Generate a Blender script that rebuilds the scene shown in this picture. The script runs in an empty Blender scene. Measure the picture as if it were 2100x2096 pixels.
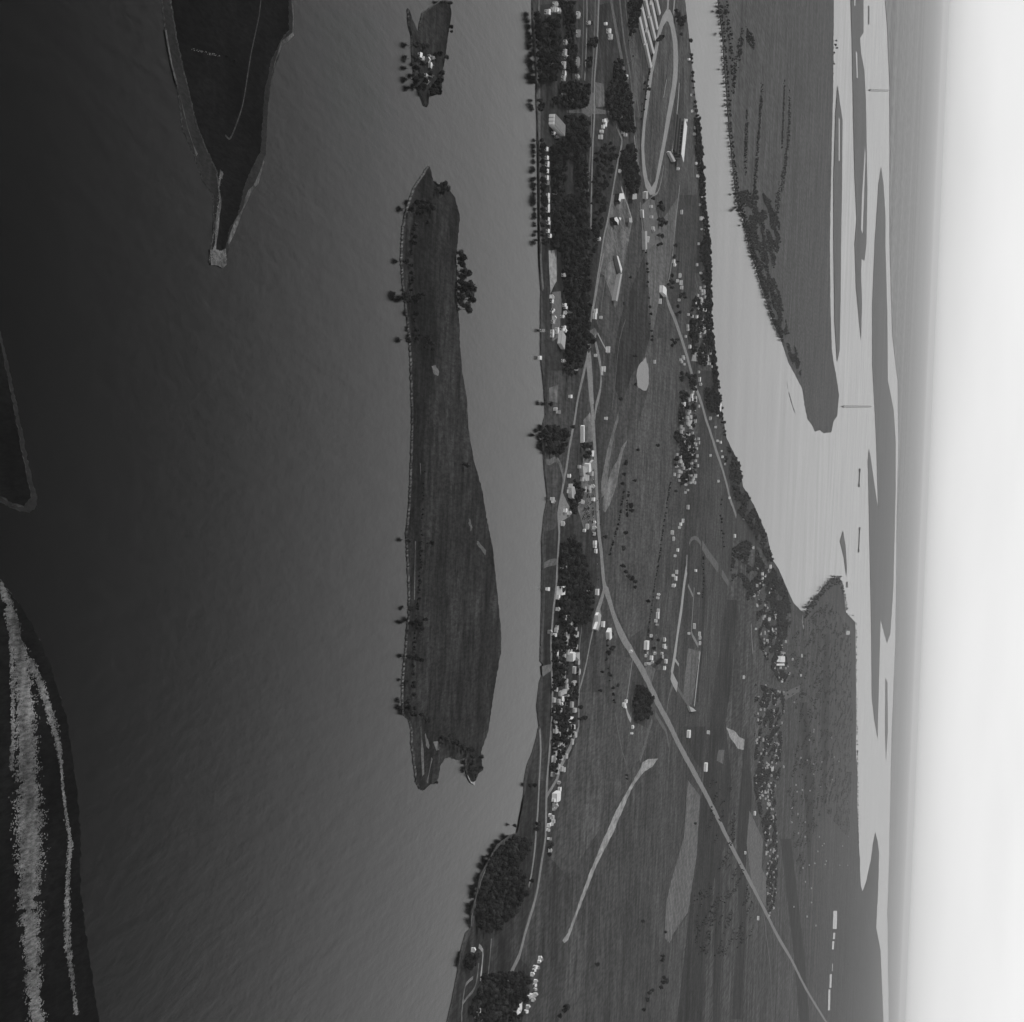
import bpy, bmesh, math, random
from math import radians, sin, cos, tan, atan, atan2, sqrt, pi
from mathutils import Vector, Matrix
from mathutils import noise
from mathutils.geometry import tessellate_polygon
random.seed(7)
S = bpy.context.scene
COL = S.collection

# ------------------------------------------------------------ camera
H = 500.0                      # flying height in metres
F, CU, CV = 3000.0, 1050.0, 1048.0
ROLL = radians(2.5)
PITCH = atan(850 * cos(ROLL) / F)
D = Vector((0, cos(PITCH), -sin(PITCH)))
UP = Vector((0, sin(PITCH), cos(PITCH)))
RT = Vector((1, 0, 0))
EU = UP * cos(ROLL) - RT * sin(ROLL)      # the film lies on its side: image right is up
EV = UP * sin(ROLL) + RT * cos(ROLL)
cd = bpy.data.cameras.new('aerial_camera')
cam = bpy.data.objects.new('aerial_camera', cd)
COL.objects.link(cam)
cam.matrix_world = Matrix(((EU.x, -EV.x, -D.x, 0), (EU.y, -EV.y, -D.y, 0), (EU.z, -EV.z, -D.z, H), (0, 0, 0, 1)))
cd.sensor_fit = 'HORIZONTAL'; cd.sensor_width = 36; cd.lens = 36 * F / 2100
cd.clip_start = 1; cd.clip_end = 400000
S.camera = cam

# ------------------------------------------------------------ sky, sun, exposure
SUN = Vector((-0.72, -0.22, 0.72)).normalized()
el = math.asin(SUN.z); az = atan2(SUN.x, SUN.y)
W = bpy.data.worlds.new('World'); S.world = W; W.use_nodes = True
nt = W.node_tree; nt.nodes.clear()
sky = nt.nodes.new('ShaderNodeTexSky'); sky.sky_type = 'NISHITA'; sky.sun_disc = False
sky.sun_elevation = el; sky.sun_rotation = az; sky.altitude = 0
sky.air_density = 1.0; sky.dust_density = 1.2; sky.ozone_density = 1.0
sep = nt.nodes.new('ShaderNodeSeparateColor'); nt.links.new(sky.outputs[0], sep.inputs[0])
def wm(op, a, b):
    n = nt.nodes.new('ShaderNodeMath'); n.operation = op
    for i, x in enumerate((a, b)):
        if isinstance(x, (int, float)): n.inputs[i].default_value = x
        else: nt.links.new(x, n.inputs[i])
    return n.outputs[0]
# panchromatic film behind a yellow-red filter: mostly red, some green
g = wm('MULTIPLY', wm('POWER', wm('ADD', wm('MULTIPLY', sep.outputs[0], 0.9), wm('MULTIPLY', sep.outputs[1], 0.1)), 1.08), 1.0)
bg = nt.nodes.new('ShaderNodeBackground'); bg.inputs[1].default_value = 0.10
# a bright summer veil of haze and thin cloud all round the horizon, thinning out overhead
tc = nt.nodes.new('ShaderNodeTexCoord'); sx = nt.nodes.new('ShaderNodeSeparateXYZ'); nt.links.new(tc.outputs['Generated'], sx.inputs[0])
zc = wm('MAXIMUM', sx.outputs[2], 0.0)
cn = nt.nodes.new('ShaderNodeTexNoise'); cn.inputs['Scale'].default_value = 5; cn.inputs['Detail'].default_value = 5
cmap = nt.nodes.new('ShaderNodeMapping'); cmap.inputs['Scale'].default_value = (1, 1, 6); nt.links.new(tc.outputs['Generated'], cmap.inputs[0]); nt.links.new(cmap.outputs[0], cn.inputs['Vector'])
thin = wm('ADD', 0.9, wm('MULTIPLY', cn.outputs[0], 0.2))        # faint thin cloud
veil = wm('DIVIDE', wm('MULTIPLY', thin, 6.3), wm('ADD', wm('POWER', wm('DIVIDE', zc, 0.425), 6.5), 1.0))
murk = wm('SUBTRACT', 1.0, wm('MULTIPLY', 0.30, wm('POWER', 2.718, wm('MULTIPLY', zc, -55.0))))   # dust low over the plain
nt.links.new(wm('ADD', wm('MULTIPLY', g, 0.12), wm('MULTIPLY', veil, murk)), bg.inputs[0])
wo = nt.nodes.new('ShaderNodeOutputWorld'); nt.links.new(bg.outputs[0], wo.inputs[0])
sd = bpy.data.lights.new('sun', 'SUN'); sd.energy = 2.2; sd.angle = radians(0.5); sd.color = (1, 1, 1)
so = bpy.data.objects.new('sun', sd); COL.objects.link(so)
so.rotation_euler = SUN.to_track_quat('Z', 'Y').to_euler(); so.location = (-2000, -500, 3000)
S.view_settings.view_transform = 'Standard'; S.view_settings.look = 'None'
S.view_settings.exposure = 0.36; S.view_settings.gamma = 1
S.view_settings.use_curve_mapping = False
S.render.engine = 'CYCLES'
S.cycles.volume_bounces = 1
S.cycles.max_bounces = 5

# ------------------------------------------------------------ materials (the film is grey: so are they)
def M_(name, lo, hi, scale=0.05, stretch=(1, 1, 1), rough=0.9, detail=8, speck=0, sscale=1.0, grain=0, gscale=.3, gstr=(1, .22, 1), sstr=(1, .28, 1), rowpitch=0, rowang=0, rowamt=0.3, bump=0, lo2=None, pscale=0.002, pstretch=(1, 1, 1), spec=0.02):
    m = bpy.data.materials.new(name); m.use_nodes = True
    t = m.node_tree; n = t.nodes; L = t.links
    b = n['Principled BSDF']; b.inputs['Roughness'].default_value = rough
    b.inputs['Specular IOR Level'].default_value = spec
    geo = n.new('ShaderNodeNewGeometry')
    def noise(sc, st, det=6, ro=0.6):
        mp = n.new('ShaderNodeMapping'); mp.inputs['Scale'].default_value = st
        L.new(geo.outputs['Position'], mp.inputs[0])
        x = n.new('ShaderNodeTexNoise'); x.inputs['Scale'].default_value = sc
        x.inputs['Detail'].default_value = det; x.inputs['Roughness'].default_value = ro
        L.new(mp.outputs[0], x.inputs['Vector']); return x.outputs[0]
    def rng(v, a, b_, c, d):
        x = n.new('ShaderNodeMapRange'); L.new(v, x.inputs[0])
        for i, q in enumerate((a, b_, c, d)): x.inputs[i + 1].default_value = q
        return x.outputs[0]
    def mth(op, a, b_):
        x = n.new('ShaderNodeMath'); x.operation = op
        for i, q in enumerate((a, b_)):
            if isinstance(q, (int, float)): x.inputs[i].default_value = q
            else: L.new(q, x.inputs[i])
        return x.outputs[0]
    v = rng(noise(scale, stretch, detail, 0.65), 0.3, 0.7, lo, hi)
    if lo2 is not None:            # broad patches
        v = mth('MULTIPLY', v, rng(noise(pscale, pstretch, 4, 0.55), 0.38, 0.62, lo2, 1.0))
    if speck:
        v = mth('MULTIPLY', v, rng(noise(sscale, sstr, 5, 0.75), 0.36, 0.64, 1 - speck, 1 + speck))
    if grain:
        v = mth('MULTIPLY', v, rng(noise(gscale, gstr, 3, 0.7), 0.36, 0.64, 1 - grain, 1 + grain))
    if rowpitch:                   # ploughed or mown rows
        mp = n.new('ShaderNodeMapping'); mp.inputs['Rotation'].default_value = (0, 0, rowang)
        L.new(geo.outputs['Position'], mp.inputs[0])
        w = n.new('ShaderNodeTexWave'); w.inputs['Scale'].default_value = 1 / rowpitch * 0.314
        w.inputs['Distortion'].default_value = 1.5; w.inputs['Detail'].default_value = 3; w.inputs['Detail Scale'].default_value = .3
        w.bands_direction = 'Y'
        L.new(mp.outputs[0], w.inputs['Vector'])
        v = mth('MULTIPLY', v, rng(w.outputs['Fac'], 0, 1, 1 - rowamt, 1 + rowamt))
    cc = n.new('ShaderNodeCombineColor')
    for i in range(3): L.new(v, cc.inputs[i])
    L.new(cc.outputs[0], b.inputs['Base Color'])
    if bump:
        bp = n.new('ShaderNodeBump'); bp.inputs['Distance'].default_value = bump
        L.new(noise(0.8, (1, 1, 1), 4), bp.inputs['Height']); L.new(bp.outputs[0], b.inputs['Normal'])
    return m

M = {}
M['main'] = M_('mainland_grass', .04, .092, .016, (.3, 1, 1), lo2=.68, pscale=.0026, pstretch=(.25, 1, 1), speck=.42, sscale=.06, sstr=(.22, 1, 1), grain=.3, gscale=.22)
M['field'] = M_('pasture', .062, .105, .012, (.22, 1, 1), lo2=.8, pscale=.005, pstretch=(.3, 1, 1), speck=.42, sscale=.06, sstr=(.22, 1, 1), grain=.3, gscale=.22)
M['dfield'] = M_('dark_meadow', .02, .052, .015, (.25, 1.2, 1), speck=.42, sscale=.06, sstr=(.22, 1, 1), grain=.3, gscale=.22)
M['ffield'] = M_('strip_farmland', .035, .105, .006, (.12, 1.6, 1), lo2=.8, pscale=.02, speck=.45, sscale=.03, sstr=(.2, 1, 1), grain=.42, gscale=.12, gstr=(1, .12, 1))
M['lfield'] = M_('pale_field', .095, .14, .02, (.3, 1, 1), speck=.3, sscale=.05, sstr=(.2, 1, 1), grain=.25, gscale=.2)
M['sfield'] = M_('striped_field', .11, .15, .01, (.3, 1, 1), speck=.15, sscale=.05, sstr=(.2, 1, 1), rowpitch=22, rowang=.1, rowamt=.35, grain=.25, gscale=.15)
M['island'] = M_('island_meadow', .026, .046, .02, (.3, 1, 1), lo2=.45, pscale=.014, pstretch=(.25, 1, 1), speck=.5, sscale=.09, sstr=(.25, 1, 1), grain=.4, gscale=.35, gstr=(1, .3, 1))
M['marsh'] = M_('vignetted_marsh', .004, .012, .03, (.4, 1, 1), speck=.6, sscale=.4, lo2=.6, pscale=.012)  # corner vignetting painted in as a near-black marsh colour
M['mud'] = M_('wet_mud', .018, .034, .05, (.5, 1, 1), speck=.3, sscale=.5)
M['rim'] = M_('pale_bank', .06, .18, .08, speck=.5, sscale=.3, sstr=(1, 1, 1), lo2=.45, pscale=.02)
M['dimrim'] = M_('dim_bank', .03, .07, .08, speck=.5, sscale=.6)
M['reed'] = M_('dry_reeds', .05, .30, .05, (.35, 1, 1), speck=.6, sscale=.6, lo2=.6, pscale=.02)
M['farland'] = M_('hazed_far_land', .18, .30, .0006, (.12, 1, 1), speck=.3, sscale=.01)  # albedo raised: part of the distance haze is painted into this colour
M['farisland'] = M_('hazed_island_grass', .11, .14, .002, (.2, 1, 1), speck=.15, sscale=.05)  # grass lightened to carry painted-in haze where the volume is thin
M['tri'] = M_('river_island_grass', .06, .10, .008, (.15, 1.3, 1), speck=.3, sscale=.03, sstr=(.2, 1, 1), grain=.3, gscale=.13, gstr=(1, .13, 1))
M['road'] = M_('road_gravel', .19, .25, .05, speck=.2, sscale=.4)
M['asphalt'] = M_('old_asphalt', .12, .15, .05, speck=.2, sscale=.4)
M['dirt'] = M_('pale_dirt', .12, .25, .03, (.5, 1, 1), speck=.35, sscale=.15, sstr=(1, .3, 1), lo2=.65, pscale=.02)
M['sand'] = M_('dry_sand', .24, .42, .04, (.5, 1, 1), speck=.3, sscale=.15, sstr=(1, .3, 1), lo2=.75, pscale=.02)
M['concrete'] = M_('concrete', .30, .38, .05, speck=.15, sscale=.4)
M['track'] = M_('track_dirt', .25, .31, .03, speck=.12, sscale=.3)
M['rail'] = M_('rail_ballast', .10, .14, .05, speck=.3, sscale=.4)
M['garden'] = M_('suburban_ground', .035, .10, .07, speck=.6, sscale=.2, sstr=(1, .2, 1))
M['site'] = M_('construction_ground', .09, .22, .035, speck=.35, sscale=.25, lo2=.6, pscale=.02)
M['leaf'] = M_('foliage', .012, .042, .25, speck=.6, sscale=.6, rough=.8, sstr=(1, 1, 1))
M['leafd'] = M_('dark_foliage', .008, .028, .25, speck=.6, sscale=.6, rough=.8, sstr=(1, 1, 1))
for k_ in ('leaf', 'leafd'):           # every tree its own tone
    t_ = M[k_].node_tree; b_ = t_.nodes['Principled BSDF']; src = b_.inputs['Base Color'].links[0].from_socket
    oi_ = t_.nodes.new('ShaderNodeObjectInfo'); mr_ = t_.nodes.new('ShaderNodeMapRange'); t_.links.new(oi_.outputs['Random'], mr_.inputs[0])
    mr_.inputs[3].default_value = .45; mr_.inputs[4].default_value = 1.75
    vm_ = t_.nodes.new('ShaderNodeVectorMath'); vm_.operation = 'SCALE'; t_.links.new(src, vm_.inputs[0]); t_.links.new(mr_.outputs[0], vm_.inputs['Scale'])
    t_.links.new(vm_.outputs[0], b_.inputs['Base Color'])
M['trunk'] = M_('bark', .05, .09, 1.0)
M['white'] = M_('white_paint', .66, .8, .3, rough=.7)
M['pale'] = M_('pale_render', .42, .55, .3, rough=.8)
M['greyw'] = M_('grey_boards', .18, .26, .5)
M['roofw'] = M_('white_roof', .62, .78, .2, rough=.6)
M['roofst'] = M_('stable_roof', .55, .68, .2, rough=.7)
M['roofl'] = M_('light_roof', .34, .44, .2, rough=.7)
M['roofm'] = M_('mid_roof', .17, .25, .2)
M['roofd'] = M_('dark_roof', .06, .1, .2)
M['dark'] = M_('dark_opening', .015, .03, .5)
M['steel'] = M_('bridge_steel', .05, .08, .2)
M['rock'] = M_('pale_rock', .2, .4, .6)

# river water: dark body, sky and trees mirrored in fine ripples
def water_mat():
    m = bpy.data.materials.new('river_water'); m.use_nodes = True
    t = m.node_tree; n = t.nodes; L = t.links; b = n['Principled BSDF']
    b.inputs['IOR'].default_value = 1.36
    geo = n.new('ShaderNodeNewGeometry')
    def noise(sc, st, det):
        mp = n.new('ShaderNodeMapping'); mp.inputs['Scale'].default_value = st
        L.new(geo.outputs['Position'], mp.inputs[0])
        x = n.new('ShaderNodeTexNoise'); x.inputs['Scale'].default_value = sc; x.inputs['Detail'].default_value = det
        L.new(mp.outputs[0], x.inputs['Vector']); return x.outputs[0]
    def rng(v, a, b_, c, d):
        x = n.new('ShaderNodeMapRange'); L.new(v, x.inputs[0])
        for i, q in enumerate((a, b_, c, d)): x.inputs[i + 1].default_value = q
        return x.outputs[0]
    L.new(rng(noise(.006, (.3, 1, 1), 10), .3, .7, .15, .19), b.inputs['Roughness'])   # wind lanes
    v = rng(noise(.3, (1, 1, 1), 6), .25, .75, .001, .004)
    cc = n.new('ShaderNodeCombineColor')
    for i in range(3): L.new(v, cc.inputs[i])
    L.new(cc.outputs[0], b.inputs['Base Color'])
    bq = n.new('ShaderNodeBump'); bq.inputs['Distance'].default_value = .45; bq.inputs['Strength'].default_value = .9
    L.new(noise(.07, (1, .22, 1), 4), bq.inputs['Height'])
    bp = n.new('ShaderNodeBump'); L.new(bq.outputs[0], bp.inputs['Normal']); bp.inputs['Distance'].default_value = .2; bp.inputs['Strength'].default_value = .8
    L.new(noise(.16, (1, .45, 1), 8), bp.inputs['Height']); L.new(bp.outputs[0], b.inputs['Normal'])
    return m
M['water'] = water_mat()

# ------------------------------------------------------------ helpers
def G(u, v, z=1.0):
    """point of the plane z seen at film position (u, v) of the 2100 x 2096 negative"""
    d = D + EU * ((u - CU) / F) + EV * ((v - CV) / F)
    if d.z > -0.0045: d.z = -0.0045
    t = (H - z) / -d.z
    return Vector((d.x * t, d.y * t, z))
def px_per_m(u, v):
    p = G(u, v); return F / (p - Vector((0, 0, H))).length
def link_mesh(name, verts, faces, mat, parent=None, mats=None, mi=None):
    me = bpy.data.meshes.new(name); me.from_pydata(verts, [], faces)
    for m in (mats or [mat]): me.materials.append(m)
    if mi:
        me.polygons.foreach_set('material_index', mi)
    me.update()
    o = bpy.data.objects.new(name, me); COL.objects.link(o); o.parent = parent
    return o
ORDS = ['first', 'second', 'third', 'fourth', 'fifth', 'sixth', 'seventh', 'eighth', 'ninth', 'tenth', 'eleventh', 'twelfth']
STR = {2: ['upper', 'lower'], 3: ['upper', 'middle', 'lower'], 4: ['top', 'upper', 'lower', 'bottom'], 5: ['top', 'upper', 'middle', 'lower', 'bottom']}
def single_out(objs, label):
    """objs: (v, u, object): tell them apart by their order down the photograph"""
    n = len(objs)
    if n < 2 or n > 55: return
    objs = sorted(objs, key=lambda q: (q[0], q[1])); k = -(-n // 11); m = -(-n // k)
    for i, (_, _, o) in enumerate(objs):
        a = ORDS[i % m] + ' from the top'
        if k > 1: a += ' in the ' + STR[k][i // m] + ' stretch'
        w = label.split(); room = 16 - len(a.split())
        o['label'] = (label if len(w) <= room else ' '.join(w[:room])) + ', ' + a
def tag(o, label=None, cat=None, group=None, kind=None):
    if label: o['label'] = label
    if cat: o['category'] = cat
    if group: o['group'] = group
    if kind: o['kind'] = kind
    return o
def rough_line(pts, step, amp, closed=True, rnd=random):
    out = []; n = len(pts)
    for i in range(n if closed else n - 1):
        a, b = pts[i], pts[(i + 1) % n]
        L = math.hypot(b[0] - a[0], b[1] - a[1]); k = max(1, int(L / step))
        for j in range(k):
            f = j / k; q = 0 if (j == 0 and not amp) else amp
            out.append((a[0] + (b[0] - a[0]) * f + rnd.uniform(-q, q), a[1] + (b[1] - a[1]) * f + rnd.uniform(-q, q)))
    if not closed: out.append(pts[-1])
    return out
RND = random.Random(11)
def ground_poly(name, pts, mat, z=1.0, skirt=None, amp=.35, step=5, kind='structure', base=-.6, label=None):
    """a sheet at height z whose outline was surveyed from the negative; with a skirt it is a bank standing in water"""
    pl = rough_line(pts, step, amp, True, RND)
    P = [G(u, v, z) for u, v in pl]
    tri = tessellate_polygon([[Vector((p.x, p.y, 0)) for p in P]])
    verts = [tuple(p) for p in P]; faces = []
    for a, b, c in tri:
        nrm = (P[b] - P[a]).cross(P[c] - P[a]).z
        faces.append((a, b, c) if nrm > 0 else (a, c, b))
    mi = [0] * len(faces); mats = [M[mat]]
    if skirt:
        n = len(P); area = sum(P[i].x * P[(i + 1) % n].y - P[(i + 1) % n].x * P[i].y for i in range(n))
        sgn = 1 if area > 0 else -1
        for i in range(n):      # sloping bank, a little proud of the turf
            a, b = P[i - 1], P[(i + 1) % n]; t = (b - a).normalized()
            o = Vector((t.y, -t.x, 0)) * sgn * RND.uniform(.7, 2.0)
            q = P[i] + o; verts.append((q.x, q.y, base))
        for i in range(n):
            j = (i + 1) % n
            faces.append((i, n + i, n + j, j) if area > 0 else (i, j, n + j, n + i)); mi.append(1)
        mats.append(M[skirt])
    o = link_mesh(name, verts, faces, None, mats=mats, mi=mi)
    o['kind'] = kind
    if label: o['label'] = label
    return o
LIFT = [0]
def strip(name, pts, width, mat, z=None, wv=0.12):
    """road or path: polyline on the ground with a width in metres"""
    if z is None:
        LIFT[0] = (LIFT[0] + 1) % 12; z = 1.55 + .012 * LIFT[0]
    P = [G(u, v, z) for u, v in pts]
    Q = []
    for i in range(len(P) - 1):          # smooth by Catmull-Rom
        p0 = P[max(i - 1, 0)]; p1 = P[i]; p2 = P[i + 1]; p3 = P[min(i + 2, len(P) - 1)]
        k = max(2, min(12, int((p2 - p1).length / 25)))
        for j in range(k):
            t = j / k
            Q.append(.5 * ((2 * p1) + (p2 - p0) * t + (2 * p0 - 5 * p1 + 4 * p2 - p3) * t * t + (3 * p1 - p0 - 3 * p2 + p3) * t ** 3))
    Q.append(P[-1])
    verts = []; faces = []
    for i, q in enumerate(Q):
        t = (Q[min(i + 1, len(Q) - 1)] - Q[max(i - 1, 0)]); t.z = 0; t.normalize()
        nrm = Vector((-t.y, t.x, 0)); w = width / 2 * (1 + RND.uniform(-wv, wv))
        for s in (-1, 1):
            p = q + nrm * w * s; verts.append((p.x, p.y, z))
    for i in range(len(Q) - 1):
        a = 2 * i; faces.append((a, a + 2, a + 3, a + 1))
    o = link_mesh(name, verts, faces, M[mat]); o['kind'] = 'structure'
    # normals up
    me = o.data
    if me.polygons[0].normal.z < 0: me.flip_normals()
    return o

# ------------------------------------------------------------ water and land
WR = 150000
o = link_mesh('river_water', [(-WR, -3000, 0), (WR, -3000, 0), (WR, WR, 0), (-WR, WR, 0)], [(0, 1, 2, 3)], M['water']); o['kind'] = 'structure'

ISL_A_OUT = [(325, -60), (333, 0), (340, 62), (352, 130), (367, 187), (376, 264), (403, 327), (418, 373), (438, 398), (440, 467), (434, 510), (429, 537), (447, 534), (465, 535), (471, 485), (493, 442), (508, 401), (526, 374), (546, 311), (549, 218), (558, 156), (580, 87), (603, 72), (600, 0), (600, -60)]
ISL_A_IN = [(345, -60), (351, 0), (363, 75), (378, 146), (392, 200), (401, 243), (424, 305), (446, 351), (452, 404), (447, 460), (443, 510), (455, 514), (464, 508), (470, 470), (488, 440), (503, 375), (534, 311), (543, 187), (556, 124), (582, 72), (592, 62), (592, 0), (592, -60)]
ground_poly('mud_flat', ISL_A_OUT, 'mud', z=.5, skirt='dimrim', amp=1.2, step=4)
ground_poly('marsh_island', ISL_A_IN, 'marsh', z=1.0, skirt='dimrim', amp=1.2, step=4, base=.3)
strip('marsh_track', [(536, -20), (532, 30), (515, 109), (502, 193), (495, 225), (487, 249), (477, 275), (470, 285), (462, 277)], 1.6, 'dimrim', z=1.1)
strip('rubble_shore', [(455, 352), (448, 385), (452, 410), (447, 440), (444, 480), (440, 515)], 4, 'rim', z=1.08, wv=.7)
strip('rubble_shore', [(432, 528), (446, 527), (464, 526)], 13, 'rim', z=.75, wv=.3)
strip('rubble_shore', [(468, 500), (486, 455), (500, 425), (511, 395), (528, 372), (541, 330)], 3, 'rim', z=.76, wv=.8)
strip('rubble_shore', [(340, 62), (352, 130), (368, 190), (385, 262), (404, 318)], 1.6, 'rim', z=.77, wv=.9)
strip('rubble_shore', [(558, 150), (578, 88), (601, 70), (599, 0)], 2.0, 'rim', z=.77, wv=.8)
ISL_B = [(-60, 560), (0, 674), (27, 793), (49, 902), (65, 984), (77, 1022), (73, 1040), (60, 1050), (40, 1046), (22, 1039), (0, 1027), (-60, 1000)]
ground_poly('mud_flat', ISL_B, 'mud', z=.5, skirt='dimrim', amp=1.5, step=5)
ground_poly('marsh_island', [(-60, 600), (0, 700), (20, 793), (40, 900), (55, 980), (64, 1020), (50, 1038), (22, 1030), (0, 1015), (-60, 980)], 'marsh', z=1, skirt='dimrim', amp=1.5, step=5, base=.3)
SH_C = [(-90, 1150), (0, 1190), (36, 1234), (67, 1281), (103, 1363), (139, 1482), (150, 1565), (160, 1640), (165, 1710), (165, 1823), (181, 1947), (205, 2110), (220, 2180), (-90, 2180)]
ground_poly('near_marsh_bank', SH_C, 'marsh', z=1, skirt='dimrim', amp=2.0, step=6)
def reeds(label, line, seed, n, k=1.0):
    """dry reed tufts scattered about a winding line, thinning out to both sides; line: (u, v, half width)"""
    rr = random.Random(seed); V = []; Fc = []
    seg = [(line[i], line[i + 1]) for i in range(len(line) - 1)]
    w = [math.hypot(a[0] - b[0], a[1] - b[1]) * (a[2] + b[2]) for a, b in seg]
    while n > 0:
        a, b = rr.choices(seg, w)[0]; t = rr.random(); hw = a[2] + (b[2] - a[2]) * t
        q = rr.gauss(0, .52); u = a[0] + (b[0] - a[0]) * t + q * hw; v = a[1] + (b[1] - a[1]) * t
        p = G(u, v, 1.1); m = noise.noise(Vector((p.x * .22, p.y * .09, seed))) + .5 * noise.noise(Vector((p.x * .06, p.y * .03, seed)))
        if m < -.75 + abs(q) * .5 + rr.uniform(-.2, .2): continue
        n -= 1; sz = rr.uniform(.35, .9) * k; b0 = len(V); hgt = rr.uniform(.15, .5)
        for j in range(4):
            g_ = rr.uniform(0, 6.28); r_ = sz * rr.uniform(.5, 1.3); V.append((p.x + r_ * cos(g_ * .25 + j * 1.57), p.y + r_ * sin(g_ * .25 + j * 1.57), 1.02))
        V.append((p.x, p.y, 1.05 + hgt)); Fc += [(b0, b0 + 1, b0 + 4), (b0 + 1, b0 + 2, b0 + 4), (b0 + 2, b0 + 3, b0 + 4), (b0 + 3, b0, b0 + 4)]
    o = link_mesh('reed_tufts', V, Fc, M['reed']); tag(o, label, 'reeds', None, 'stuff')
reeds('broad mottled band of pale dry reeds along the near marsh bank', [(2, 1195, 5), (20, 1250, 10), (38, 1320, 13), (48, 1400, 17), (54, 1480, 19), (56, 1560, 20), (60, 1640, 24), (62, 1700, 26), (60, 1780, 22), (60, 1860, 20), (66, 1950, 16), (70, 2030, 15), (78, 2110, 16)], 3, 22000)
reeds('thin branch of pale reeds leaving the broad band towards the water', [(60, 1350, 8), (78, 1390, 9), (96, 1440, 8), (110, 1490, 8), (122, 1540, 6), (126, 1575, 3), (130, 1620, 2.5), (136, 1670, 3), (145, 1730, 5), (140, 1790, 4), (138, 1850, 6), (138, 1930, 7), (148, 2000, 5), (156, 2080, 5)], 8, 3600)
reeds('sparse reeds near the left edge of the marsh bank', [(22, 1290, 3), (26, 1400, 5), (27, 1500, 5), (24, 1580, 4)], 12, 900)

ISL_D = [(839, 19), (845, 36), (852, 52), (856, 62), (862, 65), (864, 47), (869, 28), (885, 16), (904, 4), (923, 3), (926, 31), (920, 65), (915, 104), (910, 135), (906, 176), (901, 192), (880, 197), (879, 210), (877, 218), (872, 216), (865, 197), (852, 168), (848, 117), (847, 78), (840, 47)]
ground_poly('small_river_island', ISL_D, 'island', z=1.3, skirt='dimrim', amp=.7, step=4)
ISL_E = [(882, 342), (889, 373), (897, 384), (914, 373), (921, 389), (932, 402), (943, 441), (943, 455), (938, 497), (936, 536), (938, 613), (942, 665), (943, 704), (949, 769), (958, 821), (961, 880), (971, 942), (989, 1004), (998, 1061), (1011, 1126), (1019, 1204), (1024, 1256), (1028, 1300), (1028, 1335), (1021, 1373), (1012, 1425), (1006, 1467), (1002, 1498), (987, 1541), (988, 1560), (990, 1579), (980, 1587), (975, 1602), (967, 1603), (959, 1587), (956, 1570), (958, 1554), (942, 1558), (925, 1552), (913, 1554), (904, 1568), (900, 1591), (896, 1606), (884, 1608), (871, 1620), (863, 1618), (856, 1604), (851, 1560), (846, 1525), (847, 1498), (842, 1477), (829, 1463), (828, 1442), (828, 1404), (830, 1373), (835, 1332), (837, 1290), (841, 1264), (841, 1212), (838, 1139), (836, 1093), (842, 1036), (845, 971), (848, 880), (847, 821), (845, 743), (842, 691), (836, 639), (831, 600), (825, 536), (828, 471), (833, 445), (840, 417), (852, 384), (867, 363), (878, 345)]
ground_poly('long_river_island', ISL_E, 'island', z=1.5, skirt='rim', amp=.9, step=3)
strip('tidal_creek', [(893, 769), (903, 800), (910, 850), (918, 900), (926, 950), (932, 990)], 14, 'dfield', z=1.66)
ground_poly('sand_patch', [(885, 752), (893, 748), (900, 762), (898, 770), (890, 768)], 'dirt', z=1.68, amp=1)
strip('sand_patch', [(962, 1068), (965, 1076), (967, 1086)], 5, 'rail', z=1.68, wv=.8)
strip('sand_patch', [(978, 1112), (986, 1121), (996, 1134)], 4, 'rail', z=1.69, wv=.8)
strip('sand_patch', [(872, 1505), (876, 1524), (880, 1532)], 7, 'dirt', z=1.69, wv=.8)
strip('sand_patch', [(889, 1522), (897, 1530), (901, 1536)], 6, 'dirt', z=1.69, wv=.8)
strip('pale_shore', [(958, 1580), (961, 1594), (967, 1602), (974, 1606)], 4.5, 'sand', z=1.2, wv=.5)
strip('reed_streak', [(863, 1490), (866, 1540), (868, 1590)], 5, 'rail', z=1.69, wv=.9)
strip('reed_streak', [(886, 1555), (880, 1585), (876, 1605)], 5, 'rail', z=1.69, wv=.9)
strip('reed_streak', [(862, 950), (863, 975)], 2, 'rail', z=1.69, wv=.9)
strip('reed_streak', [(852, 1110), (851, 1160), (850, 1230)], 2, 'rail', z=1.69, wv=.9)

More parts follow.
